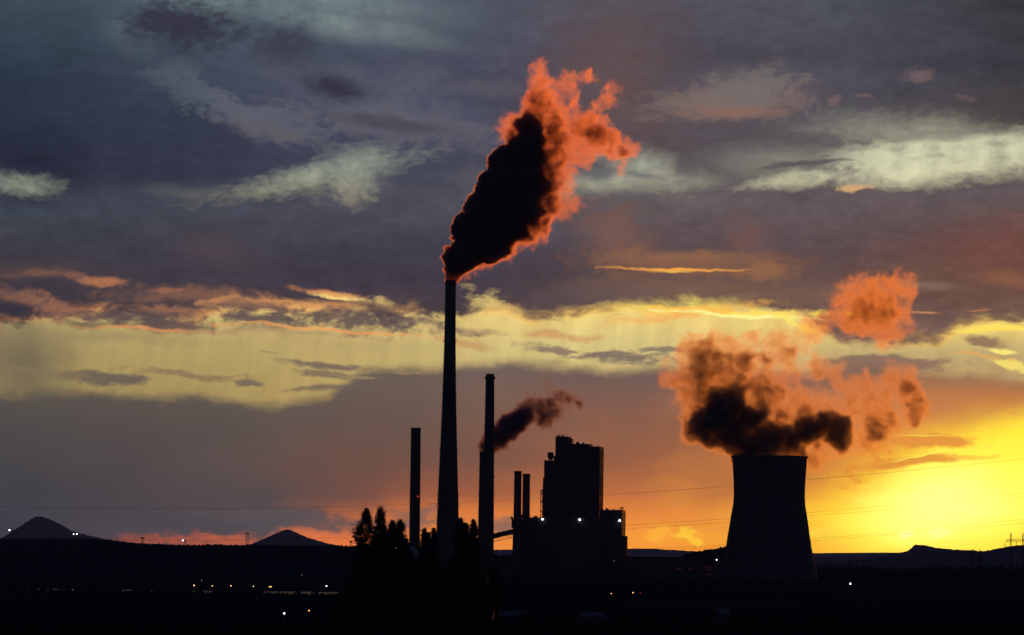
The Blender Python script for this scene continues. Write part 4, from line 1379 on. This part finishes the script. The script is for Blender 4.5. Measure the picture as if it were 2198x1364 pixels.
cable('highest and longest cable, crossing the sky above both cone hills', [(0, 1088), (300, 1091.5), (600, 1092), (1000, 1078), (1400, 1056), (1570, 1043.5), (1740, 1030), (2198, 985)], 1250, 0.035)
cable('upper cable of the middle pair, above the low clouds by the cooling tower', [(0, 1153), (300, 1158), (600, 1158), (1080, 1142.5), (1400, 1124), (1567, 1113), (1750, 1100), (2198, 1058)], 1250, 0.03)
cable('lower cable of the middle pair, above the low clouds by the cooling tower', [(0, 1155), (300, 1160.5), (600, 1162), (1080, 1149), (1400, 1131), (1567, 1121), (1750, 1108), (2198, 1068)], 1250, 0.03)
cable('upper cable of the lowest pair, just above the table hill', [(0, 1196), (600, 1203), (1080, 1193), (1400, 1178), (1567, 1170), (1745, 1156), (2198, 1115)], 1250, 0.03)
cable('lower cable of the lowest pair, just above the table hill', [(0, 1200), (600, 1207), (1080, 1197), (1400, 1182), (1567, 1174), (1745, 1161), (2198, 1123)], 1250, 0.03)
cable('sagging cable in front of the hills between the cooling tower and the portal pylon', [(1700, 1215), (1850, 1206), (1950, 1198), (2050, 1190), (2156, 1180)], 3500, 0.11)


# ------------------------------------------------------------------ smoke and vapour
def smoke_field(t, pos, layers, sc, cfg):
    """Density in 1/m at POS (node socket): layers of smoke balls, roughened by noise. sc: metres per unit."""
    _, wv = t.noise(pos, 1 / (64 * sc), 3.0, 0.55)
    pw = t.vm('ADD', pos, t.vm('SCALE', t.vm('SUBTRACT', wv, (0.5, 0.5, 0.5)), scale=cfg['warp'] * sc))
    vor = t.new('ShaderNodeTexVoronoi')
    vor.feature = 'F1'
    vor.normalize = True
    t.put(vor.inputs['Vector'], pw)
    vor.inputs['Scale'].default_value = 1 / (cfg['cell'] * sc)
    vor.inputs['Detail'].default_value = 2.0
    vor.inputs['Roughness'].default_value = 0.55
    vor.inputs['Lacunarity'].default_value = 2.1
    bil = t.m('SUBTRACT', vor.outputs['Distance'], 0.42)
    fb = t.m('MULTIPLY_ADD', t.noise(pw, 1 / (cfg['wisp'] * sc), 5.0, 0.64)[0], 2.3, -1.15)
    fv = t.m('MULTIPLY_ADD', t.noise(t.vm('ADD', pw, (311.0, 57.0, 91.0)), 1 / (cfg['vscale'] * sc), 5.0, 0.6)[0], 2.3, -1.15)
    out = None
    for L in layers:
        d = None
        for c, r in L['balls']:
            q = t.m('SUBTRACT', t.vm('DISTANCE', pw, tuple(c)), r)
            d = q if d is None else t.m('SMOOTH_MIN', d, q, L.get('blend', 4.0) * sc)
        d = t.m('ADD', d, t.m('MULTIPLY_ADD', bil, L['billow'] * sc, t.m('MULTIPLY', fb, L['rough'] * sc)))
        e = L['edge'] * sc
        a = t.ss(d, e, -e * L.get('fade', 1.0))
        dens = t.m('MULTIPLY', a, L['D'])
        if L.get('var'):
            dens = t.m('MULTIPLY', dens, t.m('POWER', L['var'], fv))
        out = dens if out is None else t.m('ADD', out, dens)
    return out


def smoke_mat(name, color, g_, mult=1.0):
    m = bpy.data.materials.new(name)
    m.use_nodes = True
    nt = m.node_tree
    nt.nodes.clear()
    v_ = nt.nodes.new('ShaderNodeVolumePrincipled')
    v_.inputs['Color'].default_value = (*color, 1)
    v_.inputs['Density'].default_value = mult
    v_.inputs['Density Attribute'].default_value = 'density'
    v_.inputs['Anisotropy'].default_value = g_
    o = nt.nodes.new('ShaderNodeOutputMaterial')
    nt.links.new(v_.outputs[0], o.inputs['Volume'])
    return m


def veil_mat(name, color, g_, dens):
    m = bpy.data.materials.new(name)
    m.use_nodes = True
    nt = m.node_tree
    nt.nodes.clear()
    v_ = nt.nodes.new('ShaderNodeVolumePrincipled')
    v_.inputs['Color'].default_value = (*color, 1)
    v_.inputs['Density'].default_value = dens
    v_.inputs['Density Attribute'].default_value = ''
    v_.inputs['Anisotropy'].default_value = g_
    a = nt.nodes.new('ShaderNodeBsdfTransparent')
    b = nt.nodes.new('ShaderNodeBsdfTranslucent')
    b.inputs[0].default_value = (0.5, 0.5, 0.5, 1)
    mx = nt.nodes.new('ShaderNodeMixShader')
    mx.inputs[0].default_value = 0.01
    nt.links.new(a.outputs[0], mx.inputs[1])
    nt.links.new(b.outputs[0], mx.inputs[2])
    o = nt.nodes.new('ShaderNodeOutputMaterial')
    nt.links.new(mx.outputs[0], o.inputs['Surface'])
    nt.links.new(v_.outputs[0], o.inputs['Volume'])
    m.cycles.homogeneous_volume = True
    return m


def gn_tree(name, layers, sc, cfg, lo, hi, vox, mesh_level=None, mat=None):
    ng = bpy.data.node_groups.new(name, 'GeometryNodeTree')
    ng.interface.new_socket('Geometry', in_out='INPUT', socket_type='NodeSocketGeometry')
    ng.interface.new_socket('Geometry', in_out='OUTPUT', socket_type='NodeSocketGeometry')
    t = NT(ng)
    pos = t.new('GeometryNodeInputPosition').outputs[0]
    dens = smoke_field(t, pos, layers, sc, cfg)
    vc = t.new('GeometryNodeVolumeCube')
    t.put(vc.inputs['Density'], dens)
    vc.inputs['Min'].default_value = lo
    vc.inputs['Max'].default_value = hi
    for ax, a, b in zip('XYZ', lo, hi):
        vc.inputs['Resolution ' + ax].default_value = max(4, int((b - a) / vox))
    out = t.new('NodeGroupOutput')
    geo = vc.outputs[0]
    if mesh_level is not None:
        v2 = t.new('GeometryNodeVolumeToMesh')
        t.put(v2.inputs['Volume'], geo)
        v2.inputs['Threshold'].default_value = mesh_level
        geo = v2.outputs[0]
    smn = t.new('GeometryNodeSetMaterial')
    t.put(smn.inputs[0], geo)
    smn.inputs['Material'].default_value = mat
    ng.links.new(smn.outputs[0], out.inputs[0])
    return ng


def smoke(name, label, Y, anchor, cfg, layers, color, g_, seed, vox, hull=0.012, group='plumes over the plant'):
    r = np.random.default_rng(seed)
    s_ = px_m(Y)
    org = at(*anchor, Y)

    def balls(lst):
        out = []
        for b in lst:
            px, py, rad = b[:3]
            q = at(px, py, Y) - org
            dep = b[3] if len(b) > 3 else r.uniform(-0.3, 0.3) * rad
            out.append((Vector((q.x, dep * s_, q.z)), rad * s_))
        return out

    layers = [dict(L, balls=balls(L['balls'])) for L in layers]
    allb = [b for L in layers for b in L['balls']]
    pad = 16 * s_
    lo = tuple(min(c[i] - rr_ for c, rr_ in allb) - pad for i in range(3))
    hi = tuple(max(c[i] + rr_ for c, rr_ in allb) + pad for i in range(3))
    vd = bpy.data.volumes.new('smoke_body')
    vo = bpy.data.objects.new('smoke_body', vd)
    scene.collection.objects.link(vo)
    mat = smoke_mat(name + ' body', color, g_)
    vd.materials.append(mat)
    md = vo.modifiers.new('field', 'NODES')
    md.node_group = gn_tree(name + ' field', layers, s_, cfg, lo, hi, vox * s_, None, mat)
    # outermost veil, a closed surface round the same field
    hm = veil_mat(name + ' veil', color, g_, 0.0015)
    tmp = bpy.data.objects.new('tmp', bpy.data.meshes.new('tmp'))
    scene.collection.objects.link(tmp)
    md2 = tmp.modifiers.new('hull', 'NODES')
    md2.node_group = gn_tree(name + ' hull', layers, s_, cfg, lo, hi, vox * 1.8 * s_, hull, hm)
    dg = bpy.context.evaluated_depsgraph_get()
    me = bpy.data.meshes.new_from_object(tmp.evaluated_get(dg), depsgraph=dg)
    bpy.data.objects.remove(tmp)
    me.name = name
    b = bmesh.new()
    b.from_mesh(me)
    # drop crumbs
    b.verts.ensure_lookup_table()
    seen, kill = set(), []
    for v0 in b.verts:
        if v0.index in seen:
            continue
        comp, stack = [], [v0]
        seen.add(v0.index)
        while stack:
            w_ = stack.pop()
            comp.append(w_)
            for e in w_.link_edges:
                o_ = e.other_vert(w_)
                if o_.index not in seen:
                    seen.add(o_.index)
                    stack.append(o_)
        if len(comp) < 260:
            kill += comp
    bmesh.ops.delete(b, geom=kill, context='VERTS')
    b.to_mesh(me)
    b.free()
    me.materials.clear()
    me.materials.append(hm)
    ob = bpy.data.objects.new(name, me)
    scene.collection.objects.link(ob)
    ob.location = org
    tag(ob, label, 'smoke', group)
    vo.parent = ob
    print(name, 'hull faces', len(me.polygons))
    return ob


smoke('smoke_plume', 'tall dark plume with glowing orange edges, rising from the tallest chimney', 3000, (968, 600), dict(warp=44, cell=30, wisp=34, vscale=24), [
    dict(D=1.1, edge=1.6, fade=2.6, billow=36, rough=15, balls=[
        (969, 592, 12), (974, 576, 20), (982, 560, 27), (1000, 545, 33), (1016, 520, 40), (1008, 498, 39), (1036, 490, 41), (1046, 455, 43), (1076, 452, 46), (1072, 415, 50),
        (1104, 425, 46), (1094, 378, 44), (1124, 385, 43), (1087, 345, 33), (1122, 342, 40), (1132, 450, 32), (1096, 490, 34), (1062, 528, 31), (1146, 342, 25), (1139, 308, 28), (1140, 400, 34), (1137, 275, 24)]),
    dict(D=0.15, edge=4.0, fade=2.2, billow=36, rough=20, var=12.0, balls=[
        (1125, 470, 44), (1140, 430, 46), (1150, 385, 46), (1155, 345, 42), (1150, 310, 40), (1095, 505, 38), (1058, 535, 26),
        (1140, 262, 32), (1150, 232, 26), (1120, 278, 24), (1158, 205, 20), (1105, 300, 26), (1185, 340, 28), (1192, 390, 25), (1182, 440, 25), (1160, 482, 22), (1122, 512, 20), (1078, 538, 17), (1030, 562, 14),
        (1190, 300, 26), (1185, 262, 22), (1272, 288, 22), (1298, 296, 17), (1246, 284, 14), (1332, 334, 12), (1308, 318, 12)]),
    dict(D=0.05, edge=4.0, fade=2.4, billow=30, rough=46, var=12.0, balls=[
        (1000, 572, 24), (1040, 557, 22), (1080, 537, 22), (1120, 514, 24), (1158, 490, 26), (1186, 455, 28), (1200, 410, 28), (1200, 365, 36), (1200, 330, 34), (1190, 290, 40), (1185, 250, 38), (1170, 215, 32), (1162, 180, 22), (1160, 154, 16),
        (1110, 275, 32), (1090, 287, 22), (1225, 275, 34), (1250, 275, 32), (1275, 275, 34), (1292, 300, 32), (1230, 315, 34), (1262, 322, 26), (1312, 305, 26), (1328, 330, 24), (1347, 318, 16), (1338, 348, 15),
        (1222, 170, 15), (1256, 172, 16), (1205, 192, 18), (1237, 222, 16), (1318, 190, 13), (1310, 217, 15), (972, 596, 9), (1240, 436, 12), (1150, 270, 36), (1280, 235, 14)]),
], (0.76, 0.54, 0.54), 0.6, 4, 1.5)

smoke('smoke_plume', 'small grey-violet plume drifting right from the half hidden chimney', 3060, (1045, 968), dict(warp=27, cell=17, wisp=22, vscale=16), [
    dict(D=0.5, edge=4.0, fade=2.0, billow=24, rough=12, balls=[
        (1040, 964, 10), (1050, 958, 17), (1062, 947, 22), (1074, 936, 24), (1088, 923, 25), (1100, 910, 24), (1112, 902, 20), (1126, 893, 15)]),
    dict(D=0.2, edge=4.0, fade=2.0, billow=24, rough=14, var=9.0, balls=[
        (1128, 890, 24), (1138, 872, 16), (1150, 888, 22), (1168, 895, 22), (1184, 888, 17), (1176, 872, 16), (1160, 876, 19), (1205, 852, 11), (1222, 858, 10), (1246, 868, 9), (1034, 960, 7), (1080, 955, 12)]),
    dict(D=0.03, edge=6.0, fade=2.0, billow=18, rough=26, var=10.0, balls=[
        (1065, 965, 13), (1085, 950, 14), (1140, 865, 24), (1170, 868, 26), (1185, 885, 24), (1195, 862, 20), (1212, 855, 18), (1230, 858, 16), (1245, 868, 14), (1248, 856, 12), (1176, 838, 16), (1172, 824, 12), (1215, 872, 16)]),
], (0.5, 0.46, 0.66), 0.4, 7, 1.1)

smoke('vapour_cloud', 'rolling cloud of vapour, black below and orange above, boiling out of the cooling tower', 2850, (1652, 985), dict(warp=60, cell=40, wisp=40, vscale=27), [
    dict(D=0.42, edge=5.0, fade=2.4, billow=42, rough=20, balls=[
        (1520, 912, 36), (1550, 888, 42), (1570, 928, 40), (1530, 942, 22), (1500, 932, 20), (1594, 944, 34), (1594, 964, 26), (1625, 954, 36), (1655, 954, 38), (1690, 952, 36), (1714, 966, 24), (1612, 976, 26), (1650, 976, 26), (1690, 976, 26), (1640, 930, 26), (1690, 930, 22),
        (1730, 926, 28), (1765, 914, 28), (1795, 924, 28), (1808, 942, 22), (1800, 960, 12), (1545, 852, 24), (1605, 905, 34), (1580, 870, 26)]),
    dict(D=0.12, edge=5.0, fade=2.4, billow=40, rough=26, var=7.0, balls=[
        (1500, 800, 34), (1478, 850, 20), (1508, 850, 36), (1545, 790, 36), (1508, 752, 22), (1590, 838, 34), (1630, 838, 30), (1660, 846, 24), (1620, 882, 30), (1680, 900, 26), (1725, 896, 24), (1695, 758, 16), (1600, 780, 18), (1640, 770, 16), (1880, 915, 27), (1906, 893, 20), (1852, 940, 16), (1955, 838, 18), (1966, 868, 18), (1966, 893, 14), (1772, 958, 20), (1756, 984, 12), (1484, 900, 18), (1830, 895, 14)]),
    dict(D=0.044, edge=4.5, fade=3.2, billow=32, rough=72, var=14.0, balls=[
        (1480, 880, 24), (1475, 915, 15), (1490, 840, 38), (1465, 810, 26), (1500, 790, 42), (1485, 755, 30), (1510, 735, 30), (1540, 760, 38), (1570, 745, 30), (1560, 800, 38), (1600, 770, 38), (1640, 770, 34), (1610, 735, 26), (1660, 745, 32), (1690, 760, 28), (1650, 800, 36), (1690, 800, 30), (1600, 850, 48), (1640, 860, 44), (1680, 870, 40), (1720, 870, 36), (1740, 720, 24), (1765, 700, 18), (1715, 735, 22), (1755, 790, 24), (1790, 795, 20),
        (1720, 890, 38), (1760, 870, 36), (1800, 880, 36), (1830, 850, 38), (1860, 840, 36), (1890, 860, 36), (1925, 840, 38), (1950, 850, 34), (1968, 870, 22), (1945, 820, 27), (1880, 890, 32), (1900, 920, 30), (1870, 935, 27), (1890, 960, 19), (1877, 985, 16), (1852, 1010, 16), (1830, 1020, 14), (1770, 970, 24), (1750, 985, 18), (1800, 960, 20), (1580, 958, 14), (1555, 960, 12), (1535, 958, 12),
        (1445, 800, 18), (1962, 900, 17)]),
], (0.92, 0.88, 0.76), 0.6, 9, 2.0, 0.006)

smoke('vapour_puff', 'detached glowing orange puff of vapour floating above and right of the cooling tower', 2850, (1870, 670), dict(warp=52, cell=34, wisp=34, vscale=24), [
    dict(D=0.09, edge=8.0, fade=2.0, billow=34, rough=26, var=9.0, balls=[
        (1848, 676, 30), (1885, 652, 26), (1905, 664, 26), (1870, 668, 28), (1825, 690, 14)]),
    dict(D=0.045, edge=5.0, fade=2.6, billow=36, rough=44, var=12.0, balls=[
        (1795, 652, 22), (1820, 634, 26), (1846, 618, 26), (1874, 628, 28), (1896, 614, 26), (1926, 612, 24), (1946, 630, 22), (1946, 656, 20), (1938, 684, 22), (1904, 670, 42), (1862, 664, 40), (1826, 676, 28), (1795, 670, 18), (1866, 700, 28), (1896, 712, 28), (1918, 706, 20), (1896, 734, 16), (1948, 706, 12), (1775, 684, 15), (1758, 700, 12), (1742, 706, 9)]),
], (0.9, 0.8, 0.62), 0.62, 12, 1.8, 0.006)

# ------------------------------------------------------------------ haze
hz = MB().box((-12500, -1500, -1.0), (12500, HAZE_FAR, HAZE_TOP))
hm = bpy.data.materials.new('evening haze')
hm.use_nodes = True
hm.node_tree.nodes.clear()
hv = hm.node_tree.nodes.new('ShaderNodeVolumePrincipled')
hv.inputs['Color'].default_value = (0.13, 0.34, 1.0, 1)
hv.inputs['Density'].default_value = HAZE_D
hv.inputs['Anisotropy'].default_value = -0.2
ho = hm.node_tree.nodes.new('ShaderNodeOutputMaterial')
hm.node_tree.links.new(hv.outputs[0], ho.inputs['Volume'])
hm.cycles.homogeneous_volume = True
USE_HAZE = True
if USE_HAZE:
    tag(hz.build('haze', hm), kind='stuff')
